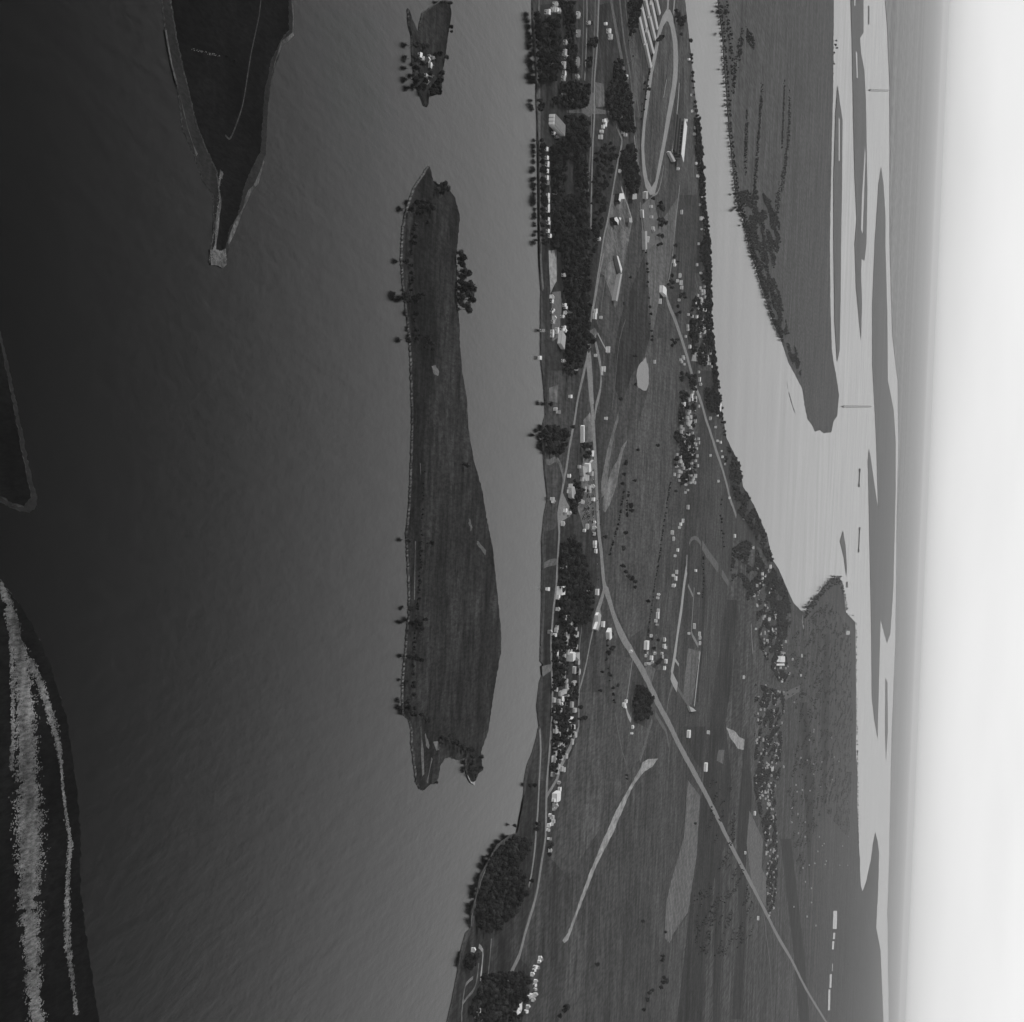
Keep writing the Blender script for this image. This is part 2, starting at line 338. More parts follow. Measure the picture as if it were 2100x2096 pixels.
MAIN = [(1093, -260), (1093, 0), (1093, 52), (1098, 93), (1101, 145), (1101, 208), (1104, 270), (1106, 400), (1108, 462), (1109, 566), (1111, 597), (1110, 628), (1110, 732), (1117, 800), (1120, 852), (1115, 868), (1114, 904), (1118, 966), (1124, 1024), (1117, 1059), (1112, 1111), (1113, 1153), (1112, 1200), (1112, 1241), (1111, 1283), (1109, 1356), (1118, 1366), (1122, 1374), (1112, 1387), (1108, 1400), (1102, 1449), (1107, 1490), (1102, 1513), (1094, 1542), (1083, 1569), (1077, 1600), (1075, 1646), (1067, 1693), (1062, 1708), (1044, 1716), (1021, 1734), (1003, 1767), (987, 1795), (977, 1844), (968, 1873), (966, 1905), (957, 1915), (949, 1942), (939, 2001), (928, 2058), (919, 2096), (880, 2300),
        (1818, 2300), (1812, 2096), (1806, 1950), (1797, 1902), (1801, 1825), (1803, 1748), (1800, 1726), (1795, 1706), (1790, 1732), (1786, 1763), (1776, 1810), (1769, 1828), (1764, 1810), (1764, 1763), (1761, 1741), (1758, 1701), (1758, 1577), (1755, 1531), (1756, 1480), (1755, 1333), (1754, 1276), (1735, 1256), (1731, 1217), (1722, 1186), (1706, 1186), (1680, 1214), (1659, 1243), (1648, 1258), (1628, 1237), (1613, 1204), (1597, 1167), (1584, 1147), (1574, 1100), (1546, 1035), (1524, 998), (1516, 951), (1490, 898), (1475, 811), (1468, 749), (1457, 649), (1458, 593), (1454, 500), (1445, 480), (1437, 389), (1433, 298), (1425, 195), (1418, 117), (1405, 0), (1385, -260)]
ground_poly('mainland', MAIN, 'main', z=1.2, skirt='dimrim', amp=.3, step=5)
TRI = [(1468, -260), (1473, 0), (1483, 78), (1486, 130), (1491, 194), (1495, 259), (1501, 319), (1506, 363), (1511, 410), (1527, 454), (1537, 505), (1556, 562), (1580, 643), (1602, 693), (1618, 743), (1646, 796), (1651, 830), (1657, 860), (1665, 870), (1672, 885), (1682, 882), (1690, 888), (1705, 886), (1710, 864), (1717, 852), (1721, 811), (1714, 765), (1709, 740), (1706, 715), (1703, 624), (1702, 500), (1703, 441), (1706, 285), (1709, 182), (1710, 0), (1710, -260)]
ground_poly('triangular_river_island', TRI, 'tri', z=1.2, skirt='dimrim', amp=.35, step=5)
ground_poly('sand_spit', [(1614, 782), (1617, 800), (1624, 825), (1631, 848), (1632, 852), (1626, 834), (1619, 812)], 'dimrim', z=.7, amp=.3, step=4)
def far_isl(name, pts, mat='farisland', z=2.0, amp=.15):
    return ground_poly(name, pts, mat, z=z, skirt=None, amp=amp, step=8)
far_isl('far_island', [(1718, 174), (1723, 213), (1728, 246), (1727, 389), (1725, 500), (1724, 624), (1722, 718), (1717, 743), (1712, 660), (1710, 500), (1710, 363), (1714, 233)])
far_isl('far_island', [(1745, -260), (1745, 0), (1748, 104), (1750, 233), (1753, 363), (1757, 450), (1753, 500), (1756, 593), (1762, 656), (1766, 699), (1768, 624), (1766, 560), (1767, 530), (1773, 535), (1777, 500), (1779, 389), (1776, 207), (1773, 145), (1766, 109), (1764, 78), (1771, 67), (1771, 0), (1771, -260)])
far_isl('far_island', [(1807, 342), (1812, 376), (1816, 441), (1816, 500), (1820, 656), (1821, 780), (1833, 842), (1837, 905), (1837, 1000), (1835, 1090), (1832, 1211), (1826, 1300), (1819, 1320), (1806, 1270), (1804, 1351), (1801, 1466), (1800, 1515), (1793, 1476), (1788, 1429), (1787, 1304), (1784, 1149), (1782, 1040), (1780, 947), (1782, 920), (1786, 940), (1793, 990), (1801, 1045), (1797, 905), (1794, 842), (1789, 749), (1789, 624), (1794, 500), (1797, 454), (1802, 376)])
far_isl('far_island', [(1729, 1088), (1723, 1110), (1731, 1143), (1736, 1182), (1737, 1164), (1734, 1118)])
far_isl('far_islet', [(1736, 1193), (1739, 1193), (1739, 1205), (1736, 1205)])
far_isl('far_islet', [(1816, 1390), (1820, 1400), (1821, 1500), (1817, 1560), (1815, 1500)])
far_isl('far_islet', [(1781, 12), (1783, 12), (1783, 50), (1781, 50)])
for pts in ([(1755, 104), (1758, 109), (1759, 160), (1757, 160)], [(1768, 400), (1774, 300), (1775, 320), (1769, 480), (1766, 470)], [(1720, 240), (1722, 246), (1722, 330), (1720, 330)], [(1752, -50), (1756, -50), (1754, 12), (1752, 12)]):
    o = ground_poly('backwater', pts, 'water', z=2.6, amp=.1, step=10)
FAR = [(1814, -400), (1816, 0), (1820, 52), (1825, 182), (1825, 500), (1830, 687), (1841, 780), (1843, 905), (1841, 1000), (1839, 1080), (1838, 1211), (1836, 1336), (1833, 1398), (1829, 1500), (1826, 1655), (1823, 1779), (1820, 1871), (1823, 2096), (1815, 2500)]
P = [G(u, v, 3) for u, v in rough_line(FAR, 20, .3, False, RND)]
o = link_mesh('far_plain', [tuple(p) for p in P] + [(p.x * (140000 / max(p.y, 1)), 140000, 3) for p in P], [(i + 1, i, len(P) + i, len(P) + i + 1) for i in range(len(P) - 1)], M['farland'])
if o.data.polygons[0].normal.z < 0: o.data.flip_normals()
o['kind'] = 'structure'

# ------------------------------------------------------------ fields, lots and yards on the mainland
Z = 1.32
def patch(name, pts, mat, amp=.3):
    global Z
    Z += .004
    if Z > 1.5: Z = 1.33
    return ground_poly(name, pts, mat, z=Z, amp=amp, step=6)
patch('farmland', [(1505, 1100), (1492, 1211), (1470, 1370), (1452, 1480), (1436, 1640), (1413, 1857), (1385, 2096), (1360, 2290), (1812, 2290), (1806, 2096), (1795, 1930), (1766, 1830), (1756, 1600), (1753, 1290), (1700, 1200), (1640, 1270), (1605, 1215), (1575, 1130)], 'ffield')
patch('dark_meadow', [(1492, 1230), (1512, 1230), (1500, 1400), (1488, 1480), (1500, 1600), (1490, 1720), (1465, 1800), (1450, 1900), (1440, 2096), (1388, 2096), (1415, 1857), (1438, 1640), (1454, 1480), (1471, 1370)], 'dfield')
patch('dark_meadow', [(1530, 1480), (1545, 1640), (1530, 1760), (1530, 1900), (1520, 2090), (1500, 2090), (1515, 1900), (1510, 1720), (1520, 1600)], 'dfield')
patch('dark_meadow', [(1600, 1720), (1622, 1720), (1650, 1960), (1660, 2096), (1640, 2096), (1625, 1930)], 'dfield')
patch('dark_meadow', [(1462, 1600), (1476, 1600), (1482, 1800), (1476, 2096), (1462, 2096), (1466, 1800)], 'dfield')
patch('dark_meadow', [(1400, 1490), (1446, 1490), (1440, 1580), (1425, 1560), (1410, 1530)], 'dfield')
patch('dark_meadow', [(1444, 1130), (1448, 1200), (1442, 1320), (1432, 1440), (1428, 1440), (1438, 1320), (1441, 1200)], 'dfield')
patch('dark_meadow', [(1640, 1440), (1655, 1440), (1668, 1640), (1660, 1830), (1650, 1640)], 'dfield')
patch('dark_meadow', [(1690, 1300), (1702, 1300), (1700, 1500), (1690, 1700), (1684, 1500)], 'dfield')
patch('pale_field', [(1326, 516), (1340, 480), (1365, 441), (1390, 405), (1386, 450), (1380, 504), (1367, 583), (1357, 590), (1345, 649), (1338, 692), (1334, 649), (1330, 587)], 'lfield')
patch('pale_field', [(1436, 1336), (1411, 1329), (1405, 1380), (1400, 1430), (1418, 1446), (1427, 1400)], 'lfield')
patch('striped_field', [(1411, 1600), (1436, 1633), (1429, 1754), (1411, 1870), (1380, 1916), (1374, 1934), (1364, 1925), (1365, 1857), (1377, 1806), (1403, 1716)], 'sfield')
patch('pale_field', [(1411, 1875), (1385, 2100), (1368, 2100), (1362, 2020), (1382, 1922)], 'field')
patch('striped_field', [(1537, 1662), (1565, 1723), (1562, 1780), (1572, 1800), (1570, 1860), (1542, 1811), (1531, 1729)], 'sfield')
patch('pasture', [(1249, 1340), (1294, 1350), (1292, 1400), (1284, 1440), (1300, 1480), (1340, 1500), (1310, 1560), (1290, 1580), (1270, 1510), (1257, 1440), (1250, 1390)], 'field')
patch('pasture', [(1300, 700), (1380, 690), (1398, 760), (1385, 900), (1372, 990), (1345, 1180), (1330, 1280), (1290, 1310), (1262, 1250), (1250, 1190), (1280, 1020), (1300, 900), (1330, 800)], 'field')
patch('dark_meadow', [(1276, 640), (1322, 520), (1333, 690), (1322, 730), (1295, 770), (1275, 830), (1262, 800), (1258, 740), (1266, 680)], 'dfield')
patch('pasture', [(1240, 1420), (1190, 1420), (1192, 1500), (1165, 1560), (1150, 1640), (1130, 1760), (1165, 1800), (1230, 1700), (1300, 1590), (1290, 1580), (1262, 1500)], 'field')
patch('race_course_lawn', [(1388, 0), (1403, 0), (1417, 120), (1430, 230), (1436, 330), (1440, 400), (1395, 400), (1385, 330), (1402, 240), (1404, 160), (1392, 60)], 'field')
patch('race_course_lawn', [(1322, 160), (1312, 240), (1302, 240), (1292, 110), (1300, 70)], 'field')
patch('dark_grass', [(1230, 10), (1250, 5), (1272, 110), (1285, 170), (1240, 170), (1226, 60)], 'dfield')
patch('dark_grass', [(1108, 10), (1210, 0), (1216, 160), (1213, 400), (1210, 560), (1205, 740), (1160, 760), (1120, 760), (1112, 600), (1110, 300)], 'dfield')
patch('dark_grass', [(1216, 300), (1272, 300), (1250, 440), (1230, 540), (1212, 640), (1212, 420)], 'dfield')
patch('dark_grass', [(1120, 1090), (1220, 1060), (1225, 1180), (1215, 1290), (1188, 1330), (1186, 1420), (1180, 1500), (1150, 1570), (1125, 1600), (1112, 1500), (1115, 1300)], 'dfield')
patch('dark_grass', [(1080, 1610), (1118, 1600), (1116, 1720), (1100, 1820), (1060, 1960), (1090, 1990), (1070, 2100), (925, 2100), (950, 1960), (975, 1880), (1000, 1780), (1060, 1715)], 'dfield')
patch('marshy_point', [(1104, 1515), (1080, 1600), (1078, 1645), (1098, 1645), (1104, 1560)], 'dfield')
patch('infield', [(1388, 30), (1402, 35), (1402, 60), (1392, 62)], 'dfield')
patch('car_park', [(1125, 514), (1141, 512), (1142, 576), (1134, 590), (1129, 603), (1127, 566)], 'sand')
patch('lawn', [(1133, 599), (1150, 597), (1152, 628), (1147, 690), (1133, 700), (1131, 640)], 'asphalt')
patch('sand_yard', [(1126, 795), (1144, 790), (1143, 826), (1126, 822)], 'dirt')
patch('river_beach', [(1111, 1366), (1130, 1362), (1130, 1376), (1113, 1388)], 'dirt')
patch('lawn', [(1220, 168), (1238, 172), (1242, 218), (1222, 220)], 'lfield')
patch('crossroads_apron', [(1162, 226), (1190, 224), (1206, 218), (1212, 190), (1218, 190), (1222, 222), (1251, 228), (1243, 234), (1215, 234), (1208, 240), (1195, 232), (1163, 231)], 'rail')
patch('building_site', [(1255, 400), (1278, 400), (1297, 452), (1284, 524), (1276, 566), (1266, 628), (1260, 624), (1241, 566), (1228, 558), (1235, 504), (1245, 452)], 'site')
patch('gravel_yard', [(1239, 556), (1246, 540), (1264, 532), (1273, 555), (1262, 622), (1252, 590)], 'dirt')
patch('pasture', [(1228, 568), (1240, 568), (1264, 628), (1250, 700), (1226, 670), (1220, 640)], 'field')
patch('gravel_yard', [(1207, 680), (1220, 672), (1226, 684), (1222, 690), (1212, 686)], 'dirt')
patch('roadside_yard', [(1196, 862), (1210, 846), (1217, 870), (1218, 905), (1197, 908)], 'dirt')
patch('roadside_yard', [(1196, 940), (1216, 935), (1221, 1000), (1222, 1080), (1216, 1098), (1206, 1070), (1198, 1088), (1184, 1040), (1190, 1010), (1192, 970)], 'site')
patch('roadside_yard', [(1147, 1042), (1154, 1010), (1163, 1030), (1171, 1045), (1168, 1060), (1150, 1070), (1146, 1085), (1143, 1050)], 'road')
patch('gravel_yard', [(1214, 1290), (1220, 1262), (1230, 1240), (1234, 1262), (1228, 1295), (1220, 1292)], 'dirt')
patch('quarry_strip', [(1268, 844), (1269, 860), (1260, 889), (1251, 941), (1247, 976), (1246, 1007), (1233, 1022), (1233, 987), (1239, 956), (1245, 924), (1255, 889), (1264, 858)], 'dirt')
patch('quarry_strip', [(1288, 900), (1278, 924), (1270, 962), (1264, 997), (1251, 1034), (1241, 1051), (1236, 1045), (1237, 1024), (1247, 987), (1257, 958), (1266, 945), (1274, 918)], 'dirt')
patch('sand_flat', [(1349, 1555), (1338, 1573), (1322, 1582), (1307, 1600), (1300, 1608), (1283, 1646), (1260, 1703), (1221, 1780), (1183, 1878), (1165, 1927), (1157, 1934), (1153, 1929), (1165, 1912), (1180, 1872), (1209, 1790), (1237, 1723), (1260, 1669), (1281, 1631), (1299, 1600), (1309, 1584), (1318, 1563), (1330, 1557)], 'sand', amp=.8)
patch('sand_flat', [(1489, 1492), (1504, 1497), (1517, 1512), (1532, 1520), (1530, 1538), (1514, 1536), (1499, 1515)], 'sand', amp=.8)
patch('sand_flat', [(1416, 1525), (1434, 1522), (1430, 1540), (1426, 1554), (1420, 1545)], 'sand', amp=.8)
patch('pale_field', [(1473, 1538), (1486, 1538), (1483, 1567), (1470, 1560)], 'lfield')
patch('gravel_yard', [(1325, 1350), (1342, 1345), (1345, 1370), (1332, 1420), (1322, 1390)], 'lfield')
patch('garden_plots', [(1395, 800), (1430, 800), (1433, 860), (1430, 990), (1400, 1000), (1385, 960), (1392, 860)], 'garden')
patch('garden_plots', [(1425, 560), (1452, 560), (1452, 660), (1462, 760), (1434, 760), (1412, 690), (1425, 620)], 'garden')
patch('garden_plots', [(1136, 1285), (1187, 1285), (1186, 1500), (1160, 1545), (1140, 1590), (1130, 1580), (1136, 1440)], 'garden')
patch('garden_plots', [(1540, 1600), (1592, 1600), (1598, 1780), (1590, 1880), (1575, 1880), (1570, 1720)], 'garden')
patch('garden_plots', [(1545, 1160), (1585, 1160), (1595, 1260), (1625, 1380), (1605, 1420), (1560, 1330)], 'garden')
patch('garden_plots', [(1560, 1390), (1612, 1420), (1600, 1600), (1545, 1600), (1550, 1480)], 'garden')
patch('garden_plots', [(1322, 1335), (1345, 1300), (1368, 1305), (1370, 1370), (1350, 1375), (1325, 1360)], 'garden')
patch('car_park', [(1316, 421), (1340, 400), (1352, 460), (1345, 500), (1326, 512)], 'asphalt')
patch('gravel_yard', [(1421, 726), (1430, 722), (1434, 742), (1418, 740)], 'sand')
patch('park_clearing', [(1161, 332), (1181, 335), (1183, 390), (1176, 396), (1160, 372)], 'main')
ground_poly('pond', [(1324, 732), (1330, 753), (1331, 784), (1326, 802), (1318, 800), (1308, 794), (1305, 773), (1308, 753)], 'water', z=1.62, amp=.8, step=5)
for r in ((1708, 1868, 1717, 1905), (1708, 1913, 1713, 1926), (1706, 1930, 1711, 1947), (1706, 1976, 1708, 1992), (1701, 1998, 1706, 2026), (1698, 2029, 1703, 2072)):
    ground_poly('distant_pond', [(r[0] + 1, r[1]), (r[2], r[1]), (r[2] - 1, r[3]), (r[0], r[3])], 'water', z=1.9, amp=.2, step=6)

# race course
OUTER = [(1367, 19), (1358, 34), (1351, 56), (1343, 97), (1333, 149), (1327, 182), (1319, 250), (1315, 297), (1318, 353), (1324, 384), (1333, 400), (1343, 398), (1351, 365), (1361, 317), (1372, 259), (1384, 197), (1389, 162), (1391, 123), (1389, 84), (1385, 62), (1380, 33), (1374, 20)]
INNER = [(1367, 43), (1360, 54), (1354, 73), (1346, 117), (1339, 149), (1334, 184), (1329, 220), (1324, 255), (1321, 301), (1323, 336), (1328, 367), (1336, 384), (1344, 371), (1351, 332), (1359, 290), (1367, 239), (1378, 176), (1381, 143), (1381, 104), (1379, 78), (1375, 56), (1371, 45)]
ground_poly('race_track', OUTER, 'track', z=1.51, amp=.1, step=3)
ground_poly('infield', INNER, 'field', z=1.525, amp=.1, step=3)
strip('track_hedge', [(1350, 30), (1341, 97), (1331, 149), (1325, 182), (1317, 250), (1315, 262)], 5, 'dark', z=1.6)
R_ = strip
R_('site_road', [(1238, 520), (1230, 560), (1220, 620), (1216, 638)], 5, 'road')
R_('site_road', [(1246, 545), (1240, 580), (1232, 640)], 4, 'rail')
R_('site_road', [(1240, 562), (1250, 590), (1262, 628)], 7, 'dirt')
R_('site_road', [(1262, 440), (1254, 470), (1262, 500), (1266, 524)], 5, 'dirt')
R_('site_road', [(1250, 430), (1246, 470), (1240, 520)], 4, 'dirt')
R_('site_road', [(1273, 430), (1284, 470), (1280, 520)], 4, 'dirt')
R_('ploughed_ditch', [(1316, 240), (1313, 300), (1316, 352)], 3, 'dark')
R_('field_path', [(1283, 655), (1270, 700), (1262, 780), (1255, 840)], 3, 'rail')
R_('field_ditch', [(1345, 800), (1358, 900), (1368, 985)], 3, 'roofd')
R_('field_ditch', [(1392, 1000), (1388, 1060), (1376, 1180), (1366, 1290)], 3, 'roofd')
R_('field_ditch', [(1475, 1100), (1473, 1170), (1466, 1300), (1450, 1460)], 9, 'roofd')
R_('field_ditch', [(1487, 1105), (1485, 1165)], 7, 'roofd')
strip('track_chute', [(1371, -10), (1369, 24)], 16, 'track', z=1.515)
strip('track_chute', [(1384, -10), (1381, 30)], 14, 'track', z=1.516)
strip('infield_ditch', [(1368, 150), (1366, 160), (1364, 172)], 5, 'dark', z=1.57)
strip('infield_path', [(1367, 163), (1364, 182), (1361, 200)], 3, 'concrete', z=1.58)
strip('stand_apron', [(1393, 170), (1390, 215), (1385, 262), (1378, 312)], 7, 'concrete', z=1.59)
strip('horse_path', [(1338, 400), (1348, 396), (1356, 372), (1361, 340)], 4, 'road')

# ------------------------------------------------------------ roads
R = strip
R('river_road', [(1106, -50), (1106, 0), (1104, 78), (1106, 169), (1106, 250), (1107, 330), (1108, 440), (1109, 520), (1111, 560), (1114, 594)], 9, 'rail')
R('service_lane', [(1128, 360), (1128, 440), (1129, 480)], 5, 'rail')
R('river_road', [(1206, 722), (1203, 740), (1189, 800), (1183, 831), (1178, 866), (1173, 889), (1168, 916), (1162, 958), (1157, 983), (1153, 1007), (1147, 1039), (1145, 1059), (1147, 1090), (1144, 1142), (1141, 1200), (1138, 1227), (1135, 1250), (1132, 1290), (1130, 1314), (1131, 1356), (1132, 1387), (1133, 1428), (1131, 1480), (1127, 1542), (1122, 1600), (1120, 1664), (1119, 1716), (1111, 1767), (1101, 1831), (1088, 1878), (1077, 1914), (1065, 1960), (1049, 1993), (1035, 2040), (1020, 2100)], 10, 'road')
R('shore_lane', [(1107, 1495), (1109, 1540), (1106, 1600), (1103, 1664), (1099, 1710), (1097, 1741), (1090, 1793), (1084, 1818)], 8, 'road')
R('farm_lane', [(1120, 947), (1128, 948), (1137, 942), (1145, 945), (1151, 960), (1155, 978), (1156, 992)], 8, 'dirt')
R('farm_lane', [(1115, 1160), (1128, 1154), (1142, 1152)], 9, 'rail')
R('highway', [(1227, -50), (1228, 0), (1224, 104), (1219, 166), (1219, 239), (1216, 290), (1213, 400), (1212, 470)], 9, 'road')
R('highway', [(1219, -50), (1221, 0), (1218, 104), (1214, 166), (1213, 250), (1210, 330), (1206, 400)], 7, 'asphalt')
R('street', [(1202, -50), (1204, 20), (1203, 70), (1201, 130), (1199, 165)], 6, 'road')
R('street', [(1196, -50), (1197, 30), (1195, 100), (1193, 160)], 4, 'asphalt')
R('highway', [(1204, 735), (1207, 760), (1210, 800), (1214, 831), (1217, 873), (1220, 924), (1223, 987), (1225, 1028), (1228, 1090), (1233, 1132), (1239, 1200), (1246, 1217), (1254, 1246), (1264, 1277), (1276, 1304), (1293, 1333), (1305, 1354), (1322, 1383), (1338, 1418), (1355, 1453), (1374, 1488), (1394, 1530), (1430, 1596), (1459, 1651), (1503, 1741), (1544, 1819), (1570, 1870), (1596, 1922), (1624, 1970), (1657, 2035), (1700, 2105)], 19, 'road', z=1.72)
R('highway', [(1209, 722), (1211, 745), (1213, 770), (1214, 800), (1216, 831)], 14, 'road')
R('highway_ramp', [(1239, 1200), (1237, 1217), (1228, 1246), (1220, 1268), (1216, 1293)], 16, 'road')
R('street', [(1216, 1293), (1210, 1320), (1203, 1358), (1193, 1399), (1188, 1416), (1187, 1450), (1187, 1490), (1183, 1501), (1172, 1528), (1160, 1551), (1150, 1569), (1141, 1600), (1124, 1628), (1120, 1640)], 7, 'road')
R('street', [(1172, 1528), (1160, 1551), (1150, 1572), (1142, 1600)], 12, 'road')
R('street', [(1181, 1260), (1193, 1280), (1190, 1310), (1187, 1350), (1188, 1380), (1188, 1410)], 5, 'asphalt')
R('street', [(1160, 1440), (1160, 1475), (1160, 1510)], 4, 'road')
R('link_road', [(1264, 257), (1274, 280), (1275, 297), (1267, 332), (1257, 390), (1251, 425), (1245, 458), (1239, 483), (1231, 535), (1226, 566), (1220, 607), (1214, 639), (1212, 660)], 8, 'road')
R('link_road', [(1220, 688), (1222, 705), (1228, 732), (1233, 763), (1231, 800), (1223, 831), (1219, 860)], 12, 'road')
R('link_road', [(1226, 684), (1238, 708), (1247, 724)], 3, 'concrete')
R('railway', [(1250, -20), (1262, 52), (1274, 114), (1282, 156), (1289, 191), (1292, 205)], 15, 'rail')
R('railway', [(1269, -20), (1280, 83), (1293, 156), (1299, 218), (1305, 280), (1309, 332), (1311, 363)], 10, 'rail')
R('railway', [(1280, -20), (1289, 73), (1299, 145), (1307, 207), (1312, 240)], 6, 'rail')
R('railway', [(1286, -20), (1292, 73), (1302, 145), (1309, 207)], 3, 'asphalt')
R('service_road', [(1301, 278), (1305, 320), (1310, 361)], 9, 'road')
R('service_road', [(1313, 415), (1318, 470), (1325, 520)], 5, 'road')
R('boundary_lane', [(1394, 380), (1392, 400), (1386, 452), (1380, 516), (1374, 562), (1369, 582)], 7, 'road')
R('country_road', [(1365, 590), (1369, 618), (1384, 655), (1396, 690), (1407, 724), (1415, 753), (1424, 785), (1432, 808), (1441, 834), (1446, 854), (1458, 890), (1469, 925), (1480, 957), (1491, 996), (1497, 1022), (1504, 1041), (1510, 1060)], 14, 'road')
R('dirt_road', [(1440, 1117), (1450, 1134), (1463, 1152), (1474, 1167)], 22, 'rail')
R('dirt_road', [(1480, 1175), (1487, 1185), (1494, 1197)], 18, 'rail')
R('dirt_road', [(1413, 1117), (1417, 1107), (1424, 1103), (1432, 1107), (1438, 1118)], 9, 'rail')
R('runway_road', [(1408, 1168), (1403, 1200), (1397, 1252), (1390, 1297), (1385, 1336), (1377, 1384)], 27, 'concrete')
R('runway_road', [(1409, 1138), (1408, 1168)], 10, 'concrete')
R('runway_road', [(1376, 1384), (1382, 1397), (1389, 1410)], 20, 'concrete')
R('dirt_road', [(1389, 1410), (1400, 1428), (1415, 1450)], 9, 'rail')
R('runway_road', [(1436, 1336), (1433, 1360), (1429, 1400), (1424, 1448)], 14, 'concrete')
R('dark_ditch', [(1433, 1352), (1429, 1385), (1426, 1400)], 9, 'dark')
R('dirt_road', [(1424, 1205), (1422, 1230), (1420, 1262), (1418, 1296), (1424, 1310), (1432, 1325)], 9, 'road')
R('dirt_road', [(1411, 1200), (1421, 1222)], 7, 'road')
R('dirt_road', [(1384, 1352), (1392, 1364)], 7, 'concrete')
R('dirt_road', [(1384, 1395), (1376, 1415), (1370, 1440), (1366, 1480)], 14, 'rail')
R('farm_track', [(1372, 1200), (1366, 1240), (1360, 1280), (1357, 1310)], 4, 'rail')
R('farm_lane', [(1297, 1351), (1293, 1383), (1287, 1424), (1284, 1440)], 6, 'road')
R('farm_lane', [(1283, 1440), (1285, 1455), (1288, 1466), (1294, 1478)], 8, 'concrete')
R('farm_track', [(1262, 1462), (1266, 1490), (1270, 1512), (1276, 1540), (1284, 1566)], 5, 'rail')
R('farm_track', [(1343, 1462), (1355, 1482), (1366, 1500), (1370, 1520), (1372, 1530)], 10, 'rail')
R('field_track', [(1338, 1475), (1330, 1500), (1322, 1530), (1312, 1560)], 14, 'rail')
R('park_path', [(982, 1940), (990, 1950), (989, 1975), (985, 2012)], 5, 'sand')
R('park_path', [(982, 1975), (977, 2015), (968, 2035), (949, 2058), (947, 2096)], 4, 'dirt')
R('park_path', [(970, 2005), (956, 2018), (951, 2040), (949, 2058)], 4, 'dirt')
R('park_path', [(1008, 1925), (1005, 1960), (1001, 2000)], 4, 'dirt')
R('park_path', [(968, 1900), (967, 1880), (978, 1850), (986, 1808), (1000, 1775)], 2.5, 'dirt')
patch('sand_patch', [(972, 1917), (980, 1917), (983, 1930), (977, 1934), (971, 1926)], 'sand', amp=.6)
patch('sand_patch', [(998, 1932), (1006, 1926), (1012, 1920), (1008, 1932), (1003, 1940)], 'sand', amp=.6)
R('far_road', [(1566, 1870), (1572, 1920), (1580, 1990), (1584, 2096)], 12, 'rail')
R('far_road', [(1584, 1895), (1588, 1930), (1586, 1960)], 12, 'rail')
R('far_road', [(1591, 1366), (1586, 1400), (1580, 1440), (1552, 1500), (1545, 1560), (1541, 1700)], 14, 'rail')
R('far_road', [(1560, 1380), (1553, 1440), (1548, 1480), (1560, 1530)], 12, 'rail')
R('far_road', [(1593, 1437), (1615, 1425), (1640, 1412)], 30, 'rail')
R('far_road', [(1585, 1290), (1600, 1330), (1606, 1345)], 16, 'road')
R('far_road', [(1541, 1280), (1542, 1310), (1544, 1340)], 14, 'road')
R('far_road', [(1646, 1262), (1646, 1275), (1648, 1288)], 16, 'concrete')
R('far_road', [(1571, 1220), (1566, 1250), (1560, 1285)], 22, 'rail')

# ------------------------------------------------------------ trees
def crown_mesh(name, seed, r=5.0, h=11.0, z0=3.0, lobes=7, leaves=420, mat='leaf', tall=1.0):
    rnd = random.Random(seed); V = []; Fc = []
    cs = []
    for i in range(lobes):
        a = rnd.uniform(0, 2 * pi); q = rnd.uniform(.15, .62) * r
        cz = z0 + h * rnd.uniform(.25, .78) * tall
        cs.append((q * cos(a), q * sin(a), cz, rnd.uniform(.38, .62) * r))
    cs.append((0, 0, z0 + h * .72, .5 * r))
    for (cx, cy, cz, cr) in cs:          # shaded core of each bough
        b = len(V); n = 6
        for k in range(3):
            zz = (-.55, .05, .6)[k]; rr = (.55, .8, .5)[k] * cr
            for j in range(n):
                a = 2 * pi * j / n + k * .5
                V.append((cx + rr * cos(a) * rnd.uniform(.8, 1.15), cy + rr * sin(a) * rnd.uniform(.8, 1.15), cz + zz * cr * 1.05))
        V.append((cx, cy, cz + cr * .9)); top = len(V) - 1
        V.append((cx, cy, cz - cr * .8)); bot = len(V) - 1
        for k in range(2):
            for j in range(n):
                Fc.append((b + k * n + j, b + k * n + (j + 1) % n, b + (k + 1) * n + (j + 1) % n, b + (k + 1) * n + j))
        for j in range(n):
            Fc.append((b + 2 * n + j, b + 2 * n + (j + 1) % n, top)); Fc.append((b + (j + 1) % n, b + j, bot))
    for i in range(leaves):              # leaf sprays
        cx, cy, cz, cr = rnd.choice(cs)
        d = Vector((rnd.gauss(0, 1), rnd.gauss(0, 1), rnd.gauss(.25, 1))).normalized()
        p = Vector((cx, cy, cz)) + d * cr * rnd.uniform(.8, 1.22)
        t = d.orthogonal().normalized(); t.rotate(Matrix.Rotation(rnd.uniform(0, 6.28), 3, d)); s = rnd.uniform(.45, 1.05)
        w = d.cross(t) * s * .6; t = (t + d * rnd.uniform(-.5, .5)) * s
        b = len(V); V += [tuple(p - t), tuple(p + w), tuple(p + t), tuple(p - w)]; Fc.append((b, b + 1, b + 2, b + 3))
    me = bpy.data.meshes.new(name); me.from_pydata(V, [], Fc); me.materials.append(M[mat]); me.update()
    return me
